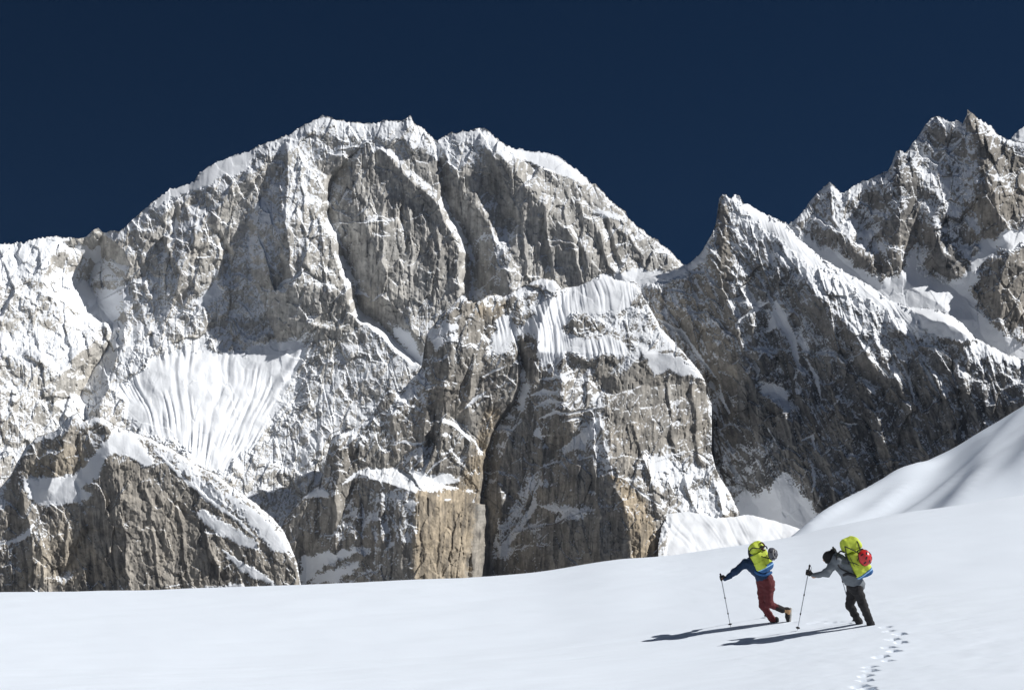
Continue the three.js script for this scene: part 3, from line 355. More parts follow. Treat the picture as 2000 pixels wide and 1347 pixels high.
// central lower buttress
buildMass({ ...defaults, name: 'central_buttress', label: 'tall central rock buttress with snow top and dark vertical cleft', seed: 5, D: 1580, x0: 540, x1: 1472, top: topB, jag: 1.8,
  bot: (x) => 1215,
  base: (x, y, t) => 0.32 * (y - 700) + 0.5 * Math.min(0, y - 690) * smooth(900, 1000, x) - 0.17 * (clamp(x, 640, 960) - 640) - 0.16 * (clamp(x, 1170, 1400) - 1170),
  ridges: [Object.assign(spine(0.85, 0.22, 828, 930, 50, 816, 965, 110, 812, 1060, 160, 808, 1150, 175), { reach: 112 }), spine(0.86, 0.30, 1148, 772, 6, 1168, 822, 62, 1186, 880, 118, 1196, 925, 150, 1216, 985, 186, 1226, 1040, 206, 1236, 1120, 222), spine(0.75, 0.5, 1100, 690, 4, 1096, 740, 26, 1104, 800, 44, 1112, 850, 40, 1100, 900, 10), spine(0.7, 0.5, 664, 850, 10, 660, 930, 18, 650, 1000, 20, 645, 1060, 10),
    spine(0.8, 0.9, 1088, 560, 16, 1062, 620, 26, 1048, 680, 20), spine(0.5, 0.4, 880, 610, 16, 880, 680, 30, 870, 760, 24), spine(0.55, 0.3, 1260, 690, 8, 1210, 740, 14, 1180, 800, 10)],
  pillars: [[700, 935, 708, 1085, 15], [742, 958, 746, 1092, 13], [778, 975, 784, 1110, 12], [655, 962, 652, 1080, 14], [618, 965, 612, 1085, 10], [868, 740, 860, 925, 15], [925, 690, 912, 900, 16], [835, 770, 822, 905, 13], [765, 795, 770, 900, 12], [690, 850, 696, 935, 12], [1302, 745, 1322, 880, 10], [1352, 738, 1366, 900, 12], [1252, 880, 1290, 1010, 14], [1335, 925, 1362, 1010, 14], [980, 950, 972, 1110, 16], [1062, 860, 1058, 960, 16], [1112, 1000, 1108, 1120, 18], [1162, 900, 1176, 1110, 16], [1130, 860, 1120, 960, 14], [1240, 830, 1262, 930, 10], [860, 955, 858, 1130, 5], [1100, 730, 1090, 800, 12], [1150, 720, 1144, 800, 12], [1395, 940, 1412, 1000, 14]].map(([a, b, c, d, h]) => spine(1.1, 0.6, a, b, h * 0.2, lerp(a, c, 0.15), lerp(b, d, 0.15), h * 0.75, c, d, h * 0.6)),
  gullies: [spine(4, 1.1, 1000, 630, 6, 1018, 690, 22, 1019, 740, 30, 1000, 792, 34, 968, 836, 34, 951, 884, 34, 940, 960, 34, 926, 1040, 36, 912, 1140, 38), spine(1.4, 1.1, 700, 940, 6, 708, 990, 18, 712, 1070, 22), spine(1.2, 0.8, 592, 1060, 20, 600, 1150, 50), spine(0.8, 0.8, 820, 700, 30, 790, 770, 16), spine(1.2, 1.2, 1176, 905, 6, 1160, 960, 12), spine(1, 1, 755, 1000, 6, 760, 1060, 12)],
  snow: [Object.assign(poly(1.12, 3, 6, 971, 625, 1000, 612, 1010, 640, 1040, 620, 1060, 590, 1100, 566, 1140, 556, 1179, 532, 1246, 556, 1234, 604, 1205, 618, 1160, 630, 1140, 610, 1112, 616, 1098, 640, 1106, 656, 1150, 660, 1190, 656, 1236, 680, 1228, 700, 1196, 690, 1150, 700, 1108, 688, 1086, 700, 1060, 716, 1046, 700, 1050, 660, 1030, 650, 1000, 668, 990, 690, 955, 690, 965, 650), { flute: [0.25, 12, 3.5, 0, 0] }),
    poly(1.08, 2.5, 4, 1254, 690, 1285, 676, 1315, 688, 1370, 732, 1330, 734, 1300, 722, 1280, 740, 1270, 720), poly(1.1, 2, 3, 812, 925, 818, 917, 838, 930, 866, 921, 897, 938, 890, 946, 862, 946, 820, 950), poly(1.1, 1.5, 2, 788, 984, 800, 978, 818, 984, 820, 992, 806, 998), poly(1.05, 1.5, 2, 590, 970, 622, 952, 642, 962, 640, 972),
    poly(1.05, 2, 3, 1042, 852, 1052, 828, 1068, 836, 1092, 848, 1070, 854), poly(0.9, 2, 4, 1100, 876, 1165, 816, 1180, 822, 1165, 850, 1140, 870, 1110, 880), poly(1.05, 2, 3, 1198, 830, 1215, 832, 1240, 850, 1215, 860), poly(1.05, 2, 3, 1170, 895, 1190, 900, 1196, 912, 1182, 924, 1172, 912), poly(1.02, 2, 4, 1268, 900, 1290, 890, 1325, 908, 1340, 930, 1310, 920, 1280, 925),
    poly(1.02, 3, 5, 1080, 944, 1100, 932, 1130, 944, 1100, 948), poly(1.04, 2, 5, 585, 1085, 640, 1078, 708, 1070, 690, 1082, 640, 1100, 590, 1150), poly(1.03, 2, 6, 600, 1140, 640, 1112, 700, 1098, 690, 1120, 640, 1140), poly(1.03, 3, 6, 836, 640, 870, 628, 896, 636, 880, 650, 840, 660), poly(1.03, 3, 6, 836, 662, 890, 655, 896, 668, 850, 680),
    poly(0.72, 8, 7, 985, 1010, 1010, 970, 1040, 930, 1048, 960, 1010, 1010, 980, 1060, 930, 1110, 925, 1080), poly(0.72, 4, 6, 1052, 985, 1090, 985, 1160, 1010, 1150, 1024, 1090, 1000), poly(0.3, 12, 8, 1040, 760, 1110, 760, 1120, 850, 1060, 850, 1030, 800),
    strip(1.05, 4, 3, 1036, 772, 1062, 764, 1092, 768), strip(1.05, 4, 3, 1044, 796, 1072, 782, 1110, 788), strip(1.05, 4, 3, 1052, 818, 1084, 804, 1112, 808), strip(1.02, 1.6, 2, 1112, 808, 1150, 800, 1188, 791), strip(1.02, 1.8, 2, 1098, 824, 1128, 816, 1140, 818), strip(1.02, 2.2, 2, 1086, 911, 1120, 902, 1160, 890),
    strip(1.05, 3, 3, 1050, 986, 1088, 997, 1112, 992, 1140, 1000, 1162, 1012), strip(0.9, 7, 5, 1046, 950, 1042, 990, 1014, 1030, 985, 1066, 936, 1112), strip(1.02, 2, 2, 1232, 946, 1266, 972, 1290, 986), strip(1.04, 3, 3, 1268, 892, 1296, 896, 1322, 908, 1344, 934, 1348, 962), strip(1.0, 1.6, 2, 1300, 784, 1300, 806), strip(1, 1.5, 2, 1284, 790, 1290, 822), strip(1.02, 3, 4, 1060, 742, 1090, 736, 1120, 726), strip(1.02, 1.6, 2, 830, 930, 850, 906, 876, 890), strip(1.02, 1.6, 2, 936, 740, 962, 724, 990, 714), strip(1.0, 3.5, 3, 905, 800, 925, 780, 950, 764), strip(1.02, 3, 3, 690, 838, 720, 826, 745, 800), strip(1.02, 2.5, 3, 656, 905, 664, 908, 672, 912), strip(1.02, 4, 3, 668, 945, 690, 930, 704, 918), strip(1.02, 3, 3, 700, 932, 712, 928, 718, 936), strip(1.02, 3, 4, 760, 870, 790, 862, 812, 868, 830, 862), strip(1.0, 2, 3, 780, 975, 770, 958, 790, 950, 812, 944), strip(1.0, 2, 3, 1315, 690, 1350, 712, 1372, 732), strip(1.02, 1.8, 2, 1240, 604, 1262, 640, 1290, 668), strip(1, 2, 2, 1250, 828, 1268, 832), strip(1, 2, 3, 1052, 1118, 1070, 1108, 1080, 1112), poly(0.85, 3, 6, 930, 1070, 960, 1066, 1000, 1075, 990, 1090, 940, 1085), poly(1.0, 4, 8, 1020, 710, 1030, 740, 1028, 800, 1010, 800, 1018, 750),
    poly(0.46, 10, 8, 840, 740, 780, 770, 720, 820, 650, 850, 640, 870, 760, 870, 830, 800), poly(0.6, 8, 8, 1300, 890, 1400, 930, 1440, 1000, 1400, 1010, 1330, 1010, 1320, 940), poly(0.58, 8, 7, 1160, 620, 1260, 600, 1330, 690, 1240, 680), poly(-0.35, 10, 6, 1180, 720, 1290, 738, 1385, 765, 1390, 882, 1340, 888, 1262, 884, 1235, 930, 1196, 905, 1180, 830), poly(-0.6, 4, 4, 815, 958, 900, 956, 965, 970, 970, 1000, 958, 1140, 810, 1140), poly(-0.25, 6, 4, 1190, 925, 1220, 940, 1262, 985, 1292, 1045, 1312, 1090, 1240, 1115, 1222, 1010), poly(-0.05, 8, 5, 1070, 880, 1180, 905, 1200, 960, 1225, 1110, 1060, 1115, 1065, 1010, 1150, 1020, 1140, 985, 1070, 975)],
  dust: (x, y) => 0.14 + 0.16 * smooth(800, 640, y), warm: (x, y) => 0.2 + 0.75 * inside(TAN1, x, y) + 0.8 * inside(TAN2, x, y) + 0.5 * inside(TAN3, x, y),
  streak: () => 0.5, rib: 8, ribw: 34, crack: 3, slant: -0.04, uref: (x, y) => y < 690 ? 0.65 : 0.36, cell: 54, grey: [0.285, 0.278, 0.262], tan: [0.42, 0.35, 0.255], calm: (x, y) => 0.62 - 0.34 * Math.max(inside(TAN1, x, y), inside(SLAB1, x, y), 0.9 * inside(WALL1, x, y), 0.9 * inside(WALL2, x, y)) });

// lower left buttress
buildMass({ ...defaults, name: 'left_buttress', label: 'brown streaked rock buttress low on the left with diagonal snow bands', seed: 6, D: 1280, x0: -84, x1: 600, top: topA, jag: 2, bot: () => 1215,
  base: (x, y, t) => 0.42 * (y - 900) + 0.05 * x - 12 * Math.exp(-t / 20),
  ridges: [spine(0.35, 0.2, 205, 830, 8, 215, 900, 20, 230, 1000, 26, 250, 1140, 20), spine(0.5, 0.6, 140, 815, 14, 110, 900, 20, 90, 960, 10), spine(0.6, 0.5, 40, 960, 10, 60, 1060, 18, 70, 1160, 16)],
  pillars: [[230, 900, 250, 1140, 10], [285, 930, 310, 1140, 12], [340, 950, 372, 1140, 11], [395, 1020, 430, 1140, 11], [180, 1000, 196, 1140, 12], [130, 1010, 120, 1140, 12], [75, 1000, 84, 1140, 12], [30, 1010, 22, 1140, 12], [450, 1040, 495, 1140, 10], [110, 870, 104, 930, 8]].map(([a, b, c, d, h]) => spine(0.8, 0.6, a, b, h * 0.1, lerp(a, c, 0.3), lerp(b, d, 0.3), h * 0.4, c, d, h * 0.3)),
  gullies: [spine(0.9, 0.8, 150, 940, 6, 175, 1040, 14, 120, 1120, 16), spine(0.8, 0.8, 0, 880, 20, -10, 960, 30)],
  snow: [poly(1.08, 2, 4, 45, 936, 143, 928, 165, 911, 195, 872, 222, 842, 262, 852, 304, 905, 286, 915, 253, 893, 220, 884, 202, 903, 196, 928, 163, 952, 182, 968, 155, 982, 82, 990, 53, 973),
    poly(1.05, 2, 4, 372, 998, 400, 998, 450, 1026, 500, 1058, 508, 1074, 470, 1066, 420, 1040), poly(1.05, 2, 5, 430, 952, 470, 975, 520, 1010, 552, 1046, 570, 1080, 530, 1075, 500, 1040, 460, 1000), poly(1.02, 1.5, 3, 430, 1070, 470, 1096, 520, 1124, 545, 1148, 520, 1140, 470, 1116),
    poly(1.02, 1.5, 3, 345, 1075, 385, 1110, 410, 1135, 380, 1120), poly(0.66, 5, 6, 300, 880, 340, 890, 420, 950, 480, 1010, 440, 1000, 360, 930), poly(1.0, 1.5, 3, 0, 1062, 40, 1045, 64, 1022, 60, 1046, 30, 1062), poly(1.02, 2, 3, 400, 1142, 470, 1140, 480, 1150, 400, 1150), strip(1.02, 2, 2, 78, 1075, 96, 1072, 118, 1073), strip(1.02, 2, 2, 130, 1090, 155, 1122, 184, 1124), strip(1.02, 1.6, 1.5, 225, 1036, 243, 1036), strip(1.02, 3, 4, 302, 880, 351, 928, 408, 977, 465, 1017, 500, 1050), strip(1.02, 2.5, 3, 347, 1075, 370, 1100, 392, 1128, 449, 1148), strip(1.02, 1.8, 2, 322, 1146, 350, 1142, 388, 1136), strip(1.0, 2, 2.5, 262, 968, 280, 958, 300, 962), strip(1.0, 2, 2.5, 225, 990, 260, 1010, 284, 1028), poly(-0.2, 8, 6, 215, 905, 300, 930, 370, 1000, 420, 1070, 440, 1140, 190, 1140, 60, 1090, 180, 1000)],
  dust: () => 0.12, warm: (x, y) => 0.22 + 0.7 * inside(TAN4, x, y) + 0.45 * inside(TAN5, x, y), streak: (x, y) => 0.35 + 0.3 * smooth(980, 1100, y), slant: 0.12, rib: 4, ribw: 34, crack: 2.2, cell: 60, uref: () => 0.42, grey: [0.31, 0.292, 0.265], calm: (x, y) => 0.42 });

// sunlit snow fan spilling out at the foot of the central buttress
buildMass({ ...defaults, name: 'snow_apron', label: 'bright sunlit snow fan at the foot of the central buttress', category: 'snow', seed: 8, D: 1480, step: 2, x0: 1286, x1: 1640, jag: 0.8, top: pairs(1280, 1090, 1292, 1030, 1304, 1004, 1342, 999, 1370, 1004, 1400, 1012, 1432, 1010, 1462, 1005, 1500, 1014, 1530, 1022, 1560, 1032, 1640, 1070), bot: () => 1180,
  base: (x, y) => 0.9 * (y - 1000) - 0.3 * (x - 1400), snow: [Object.assign(poly(1.1, 2, 1, 1316, 980, 1660, 980, 1660, 1200, 1280, 1200), { flute: [0.7, 16, 1.6, 0, 0] })], dust: () => 0.55, edge: [2, 4], rib: 3, blk: 0.4 });

// the range runs on beyond the frame on either side
buildMass({ ...defaults, name: 'right_flank', label: 'dark mountain flank running on beyond the right edge', seed: 11, D: 1760, step: 4, x0: 2190, x1: 2760, jag: 4, top: pairs(2180, 360, 2240, 390, 2330, 420, 2420, 400, 2520, 480, 2700, 540), bot: () => 1100, base: (x, y) => 0.5 * (y - 500) + 160, dust: () => 0.42, streak: () => 0.3, grey: [0.2, 0.197, 0.19], slant: 0.2 });
buildMass({ ...defaults, name: 'left_flank', label: 'snowy mountain shoulder running on beyond the left edge', seed: 12, D: 1900, step: 4, x0: -720, x1: -190, jag: 4, top: pairs(-740, 640, -620, 600, -520, 540, -430, 560, -340, 520, -260, 530, -190, 540), bot: () => 1215, base: (x, y) => 0.6 * (y - 500) + 60, dust: () => 0.5 });

// ---------------------------------------------------------------- the two climbers
const V = (x, y, z) => new THREE.Vector3(x, y, z);
function meshField(f, lo, hi, cell) {                      // smooth surface of a distance field (surface nets)
  const nx = Math.ceil((hi.x - lo.x) / cell) + 2, ny = Math.ceil((hi.y - lo.y) / cell) + 2, nz = Math.ceil((hi.z - lo.z) / cell) + 2, F = new Float32Array(nx * ny * nz);
  for (let k = 0; k < nz; k += 4) for (let j = 0; j < ny; j += 4) for (let i = 0; i < nx; i += 4) {      // blocks well clear of the surface need one sample
    const m = f(lo.x + (i + 1.5) * cell, lo.y + (j + 1.5) * cell, lo.z + (k + 1.5) * cell), far = Math.abs(m) > 4.4 * cell + 0.02;
    for (let c = k; c < Math.min(k + 4, nz); c++) for (let b = j; b < Math.min(j + 4, ny); b++) for (let a = i; a < Math.min(i + 4, nx); a++) F[a + nx * (b + ny * c)] = far ? m : f(lo.x + a * cell, lo.y + b * cell, lo.z + c * cell);
  }
  const id = new Int32Array(F.length).fill(-1), pos = [], idx = [], off = [0, 1, nx, nx + 1, nx * ny, nx * ny + 1, nx * ny + nx, nx * ny + nx + 1];
  const E = [[0, 1], [2, 3], [4, 5], [6, 7], [0, 2], [1, 3], [4, 6], [5, 7], [0, 4], [1, 5], [2, 6], [3, 7]];
  for (let k = 0; k < nz - 1; k++) for (let j = 0; j < ny - 1; j++) for (let i = 0; i < nx - 1; i++) {
    const o = i + nx * (j + ny * k); let n = 0, x = 0, y = 0, z = 0;
    for (const [a, b] of E) { const fa = F[o + off[a]], fb = F[o + off[b]]; if ((fa < 0) === (fb < 0)) continue; const t = fa / (fa - fb); n++; x += lerp(a & 1, b & 1, t); y += lerp(a >> 1 & 1, b >> 1 & 1, t); z += lerp(a >> 2, b >> 2, t); }
    if (n) { id[o] = pos.length / 3; pos.push(lo.x + (i + x / n) * cell, lo.y + (j + y / n) * cell, lo.z + (k + z / n) * cell); }
  }
  const quad = (a, b, c, d, flip) => { if (a < 0 || b < 0 || c < 0 || d < 0) return; if (flip) idx.push(a, c, b, a, d, c); else idx.push(a, b, c, a, c, d); };
  for (let k = 1; k < nz - 1; k++) for (let j = 1; j < ny - 1; j++) for (let i = 1; i < nx - 1; i++) {
    const o = i + nx * (j + ny * k), s = F[o] < 0;
    if (s !== F[o + 1] < 0) quad(id[o - nx - nx * ny], id[o - nx * ny], id[o], id[o - nx], !s);
    if (s !== F[o + nx] < 0) quad(id[o - 1 - nx * ny], id[o - 1], id[o], id[o - nx * ny], !s);
    if (s !== F[o + nx * ny] < 0) quad(id[o - 1 - nx], id[o - nx], id[o], id[o - 1], !s);
  }
  const g = new THREE.BufferGeometry(); g.setAttribute('position', new THREE.Float32BufferAttribute(pos, 3)); g.setIndex(idx); g.computeVertexNormals(); return g;
}
const bone = (a, b, ra, rb) => ({ a, b, ra, rb, ex: b.x - a.x, ey: b.y - a.y, ez: b.z - a.z, l: Math.max(1e-9, a.distanceToSquared(b)) });
function boneDist(B, x, y, z) { const dx = x - B.a.x, dy = y - B.a.y, dz = z - B.a.z, t = clamp((dx * B.ex + dy * B.ey + dz * B.ez) / B.l, 0, 1); return Math.hypot(dx - t * B.ex, dy - t * B.ey, dz - t * B.ez) - lerp(B.ra, B.rb, t); }
const smin = (a, b, k) => { const h = Math.max(k - Math.abs(a - b), 0) / k; return Math.min(a, b) - h * h * k * 0.25; };
const limbs = (bones, k = 0.04, grow = 0) => (x, y, z) => { let d = 9; for (const b of bones) d = smin(d, boneDist(b, x, y, z), k); return d - grow; };
function boundsOf(bones, pad) { const b = new THREE.Box3(); for (const q of bones) { b.expandByPoint(q.a); b.expandByPoint(q.b); } return b.expandByScalar(pad); }
const folds = (amp, s) => (x, y, z) => amp * (noise((x + 0.4 * z) * s, (y * 1.3 + 0.5 * z) * s) + 0.5 * noise((x - 0.6 * z) * s * 2.3 + 4, (y + 0.3 * z) * s * 2.3));
const cloth = (r, g, b, rough = 0.9) => new THREE.MeshStandardMaterial({ color: new THREE.Color().setRGB(r, g, b), roughness: rough });
const M = {
  blue: cloth(0.010, 0.031, 0.078), maroon: cloth(0.095, 0.015, 0.018), black: cloth(0.013, 0.012, 0.013), grey: cloth(0.135, 0.15, 0.165), lime: cloth(0.50, 0.60, 0.055, 0.7), packBlue: cloth(0.025, 0.10, 0.26), sky: cloth(0.30, 0.52, 0.80), skin: cloth(0.48, 0.27, 0.18, 0.6),
  tan: cloth(0.42, 0.25, 0.13), sole: cloth(0.45, 0.43, 0.40), strap: cloth(0.018, 0.018, 0.020), red: cloth(0.52, 0.022, 0.026, 0.35), greyShell: cloth(0.085, 0.085, 0.10, 0.35), metal: new THREE.MeshStandardMaterial({ color: new THREE.Color().setRGB(0.34, 0.36, 0.39), roughness: 0.38, metalness: 0.6 }), brown: cloth(0.09, 0.04, 0.025), steel: new THREE.MeshStandardMaterial({ color: 0xc9ccd0, roughness: 0.3, metalness: 0.9 }),
};
function part(parent, name, geo, mat) { const m = new THREE.Mesh(geo, mat); m.name = name; m.castShadow = m.receiveShadow = true; parent.add(m); return m; }
function thing(name, label, category, group) { const o = new THREE.Group(); o.name = name; o.userData = { label, category }; if (group) o.userData.group = group; scene.add(o); return o; }
const tube = (pts, r, n = 24, rs = 7) => new THREE.TubeGeometry(new THREE.CatmullRomCurve3(pts), n, r, rs);
function rod(a, b, ra, rb, n = 10) { const l = a.distanceTo(b), g = new THREE.CylinderGeometry(rb, ra, l, n); g.applyQuaternion(new THREE.Quaternion().setFromUnitVectors(V(0, 1, 0), b.clone().sub(a).normalize())); g.translate((a.x + b.x) / 2, (a.y + b.y) / 2, (a.z + b.z) / 2); return g; }
// a hand closed round a pole: palm on the wrist's side, four fingers of unequal length curled round the grip, thumb leaving the side of the palm
function gripHand(c, dir, wrist) {
  const up = dir.clone().normalize(), toW = wrist.clone().sub(c); toW.addScaledVector(up, -toW.dot(up)).normalize(); const side = up.clone().cross(toW).normalize(), B = [];
  const at = (ang, r, h) => c.clone().addScaledVector(toW, Math.cos(ang) * r).addScaledVector(side, Math.sin(ang) * r).addScaledVector(up, h);
  B.push(bone(at(0, 0.038, -0.032), at(0, 0.038, 0.034), 0.021, 0.023), bone(at(0, 0.06, 0), wrist, 0.031, 0.032), bone(at(0.5, 0.036, -0.026), at(0.5, 0.036, 0.028), 0.016, 0.017));
  [[-0.036, 0.0082, 3.5], [-0.012, 0.0092, 4.1], [0.012, 0.0096, 4.3], [0.036, 0.0092, 4.0]].forEach(([h, r, end]) => { let p = at(0.6, 0.036, h * 0.9); for (let i = 1; i <= 3; i++) { const q = at(0.6 + (end - 0.6) * i / 3, 0.029 - 0.002 * i, h); B.push(bone(p, q, r + 0.002, r + 0.001)); p = q; } });
  let p = at(-0.35, 0.042, 0.022); for (const [a, r, h] of [[-1.0, 0.037, 0.040], [-1.9, 0.030, 0.046], [-2.6, 0.028, 0.044]]) { const q = at(a, r, h); B.push(bone(p, q, 0.0115, 0.0105)); p = q; }
  return B;
}
const fieldMesh = (bones, cell, k, grow = 0, extra) => { const f = limbs(bones, k, grow), b = boundsOf(bones, 0.2); return meshField(extra ? (x, y, z) => extra(f(x, y, z), x, y, z) : f, b.min, b.max, cell); };
const box = (c, ux, uy, uz, hx, hy, hz, r, taper = 0) => (x, y, z) => {                    // rounded, tapering box in its own frame
  const dx = x - c.x, dy = y - c.y, dz = z - c.z; const b = dx * uy.x + dy * uy.y + dz * uy.z, s = 1 - taper * clamp(b / hy, -1, 1);
  const a = Math.abs(dx * ux.x + dy * ux.y + dz * ux.z) - hx * s + r, e = Math.abs(dx * uz.x + dy * uz.y + dz * uz.z) - hz * s + r, q = Math.abs(b) - hy + r;
  return Math.hypot(Math.max(a, 0), Math.max(q, 0), Math.max(e, 0)) + Math.min(Math.max(a, q, e), 0) - r;
};
function boot(ankle, toeDir, upDir, parent, mats) {        // upper, sole and cuff of a mountain boot
  const t = toeDir.clone().normalize(), u = upDir.clone().addScaledVector(t, -upDir.dot(t)).normalize(), o = (a, b) => ankle.clone().addScaledVector(t, a).addScaledVector(u, b);
  const up = part(parent, 'boot', fieldMesh([bone(o(-0.03, 0.06), o(-0.035, -0.05), 0.052, 0.050), bone(o(-0.03, -0.05), o(0.10, -0.065), 0.050, 0.046), bone(o(0.10, -0.065), o(0.18, -0.08), 0.046, 0.038)], 0.009, 0.03, 0), mats[0]);
  part(up, 'sole', fieldMesh([bone(o(-0.05, -0.113), o(0.05, -0.113), 0.036, 0.036), bone(o(0.05, -0.115), o(0.20, -0.112), 0.040, 0.036)], 0.008, 0.03, 0, (d, x, y, z) => Math.max(d, Math.abs((x - ankle.x) * u.x + (y - ankle.y) * u.y + (z - ankle.z) * u.z + 0.116) - 0.020)), mats[1]);
  if (mats[2]) part(up, 'side_panel', fieldMesh([bone(o(-0.03, 0.02), o(-0.02, -0.06), 0.050, 0.052), bone(o(-0.02, -0.06), o(0.06, -0.07), 0.052, 0.046)], 0.008, 0.02, 0.004, (d, x, y, z) => Math.max(d, Math.abs((x - ankle.x) * t.x + (y - ankle.y) * t.y + (z - ankle.z) * t.z - 0.01) - 0.045)), mats[2]);
}
function trekkingPole(label, top, tip, mats) {
  const o = thing('trekking_pole', label, 'trekking pole', 'trekking poles of the two climbers'), at = (t) => top.clone().lerp(tip, t), L = top.distanceTo(tip), d = tip.clone().sub(top).normalize();
  part(o, 'grip', mergeGeometries([rod(at(0), at(0.02 / L), 0.016, 0.019), rod(at(0.02 / L), at(0.05 / L), 0.019, 0.0145), rod(at(0.05 / L), at(0.135 / L), 0.0145, 0.0155), rod(at(0.135 / L), at(0.16 / L), 0.0155, 0.010)]), M.black);
  const sh = part(o, 'shaft', mergeGeometries([rod(at(0.15 / L), at(0.45), 0.0098, 0.0098), rod(at(0.45), at(0.74), 0.0085, 0.0085), rod(at(0.74), at(1 - 0.03 / L), 0.0072, 0.0060)]), M.metal);
  for (const t of [0.45, 0.74]) part(sh, 'clamp', rod(at(t - 0.014), at(t + 0.014), 0.0135, 0.0125), M.black);
  part(o, 'basket', mergeGeometries([rod(at(1 - 0.075 / L), at(1 - 0.068 / L), 0.012, 0.040, 18), rod(at(1 - 0.09 / L), at(1 - 0.06 / L), 0.011, 0.011)]), M.black);
  part(o, 'tip', rod(at(1 - 0.035 / L), at(1), 0.0055, 0.003), M.steel);
  const s = V(-d.y, d.x, 0.25).normalize(); part(o, 'wrist_strap', tube([at(0.015 / L), at(0.05 / L).addScaledVector(s, 0.035), at(0.12 / L).addScaledVector(s, 0.04), at(0.09 / L).addScaledVector(s, 0.02), at(0.02 / L)], 0.004, 20, 5), M.strap);
  return o;
}
function helmet(label, c, out, up, r, mat, pale) {         // dome turned to `out`, vents cut as dark slots, rim and chin strap
  const o = thing('climbing_helmet', label, 'helmet', 'helmets strapped to the backpacks'); o.position.copy(c);
  const y = out.clone().normalize(), x = up.clone().cross(y).normalize(), z = x.clone().cross(y); o.quaternion.setFromRotationMatrix(new THREE.Matrix4().makeBasis(x, y, z));
  const prof = []; for (let i = 0; i <= 14; i++) { const a = i / 14 * 1.75; prof.push(new THREE.Vector2(Math.sin(a) * r, Math.cos(a) * r * 0.95)); } for (let i = 14; i >= 0; i--) { const a = i / 14 * 1.75; prof.push(new THREE.Vector2(Math.sin(a) * (r - 0.012), Math.cos(a) * (r * 0.95 - 0.012))); }
  const g = new THREE.LatheGeometry(prof, 40); const p = g.attributes.position; for (let i = 0; i < p.count; i++) { const ang = Math.atan2(p.getX(i), p.getZ(i)), k = 1 + 0.03 * Math.cos(ang * 6) * smooth(0.2, 0.8, Math.hypot(p.getX(i), p.getZ(i)) / r); p.setX(i, p.getX(i) * k); p.setZ(i, p.getZ(i) * k * 1.08); } g.computeVertexNormals();
  const sh = part(o, 'shell', g, mat);
  for (let k = 0; k < 10; k++) { const a = (k % 5) * 1.2566 + (k > 4 ? 0.6 : 0), t = k > 4 ? 1.1 : 0.58, v = new THREE.CapsuleGeometry(r * 0.11, r * 0.24, 3, 8); v.scale(1, 1, 0.35); v.rotateX(-Math.PI / 2 + 0.0); v.rotateX(0); v.translate(0, 0, 0); const n = V(Math.sin(t) * Math.sin(a), Math.cos(t), Math.sin(t) * Math.cos(a)); v.rotateX(Math.PI / 2); v.applyQuaternion(new THREE.Quaternion().setFromUnitVectors(V(0, 0, 1), n)); v.translate(n.x * r * 1.0, n.y * r * 0.95, n.z * r * 1.08); part(sh, 'vent', v, M.strap); }
  const rim = new THREE.TorusGeometry(r * 0.985, 0.007, 6, 36); rim.rotateX(Math.PI / 2); rim.scale(1, 1, 1.08); rim.translate(0, -r * 0.17, 0); part(o, 'rim', rim, M.strap);
  part(o, 'chin_strap', tube([V(r * 0.9, -r * 0.15, 0), V(r * 0.6, -r * 0.8, r * 0.2), V(0, -r * 1.0, r * 0.3), V(-r * 0.6, -r * 0.8, r * 0.2), V(-r * 0.9, -r * 0.15, 0)], 0.006), M.strap);
  if (pale) { const b = new THREE.TorusGeometry(r * 0.72, 0.006, 5, 30); b.rotateX(Math.PI / 2); b.translate(0, r * 0.67, 0); part(sh, 'trim', b, M.sole); }
  return o;
}
// survey of a figure: points read at 6.735x on a 200-unit square of the frame, set at a depth in metres
const figure = (ox, oy, depth) => (cx, cy, z = 0) => place(ox + cx / 6.735, oy + cy / 6.735, depth - z);
const snowZ = (ox, oy, cx, cy) => { const p = onSnow(ox + cx / 6.735, oy + cy / 6.735); return -p.z * CP + p.y * SP; };

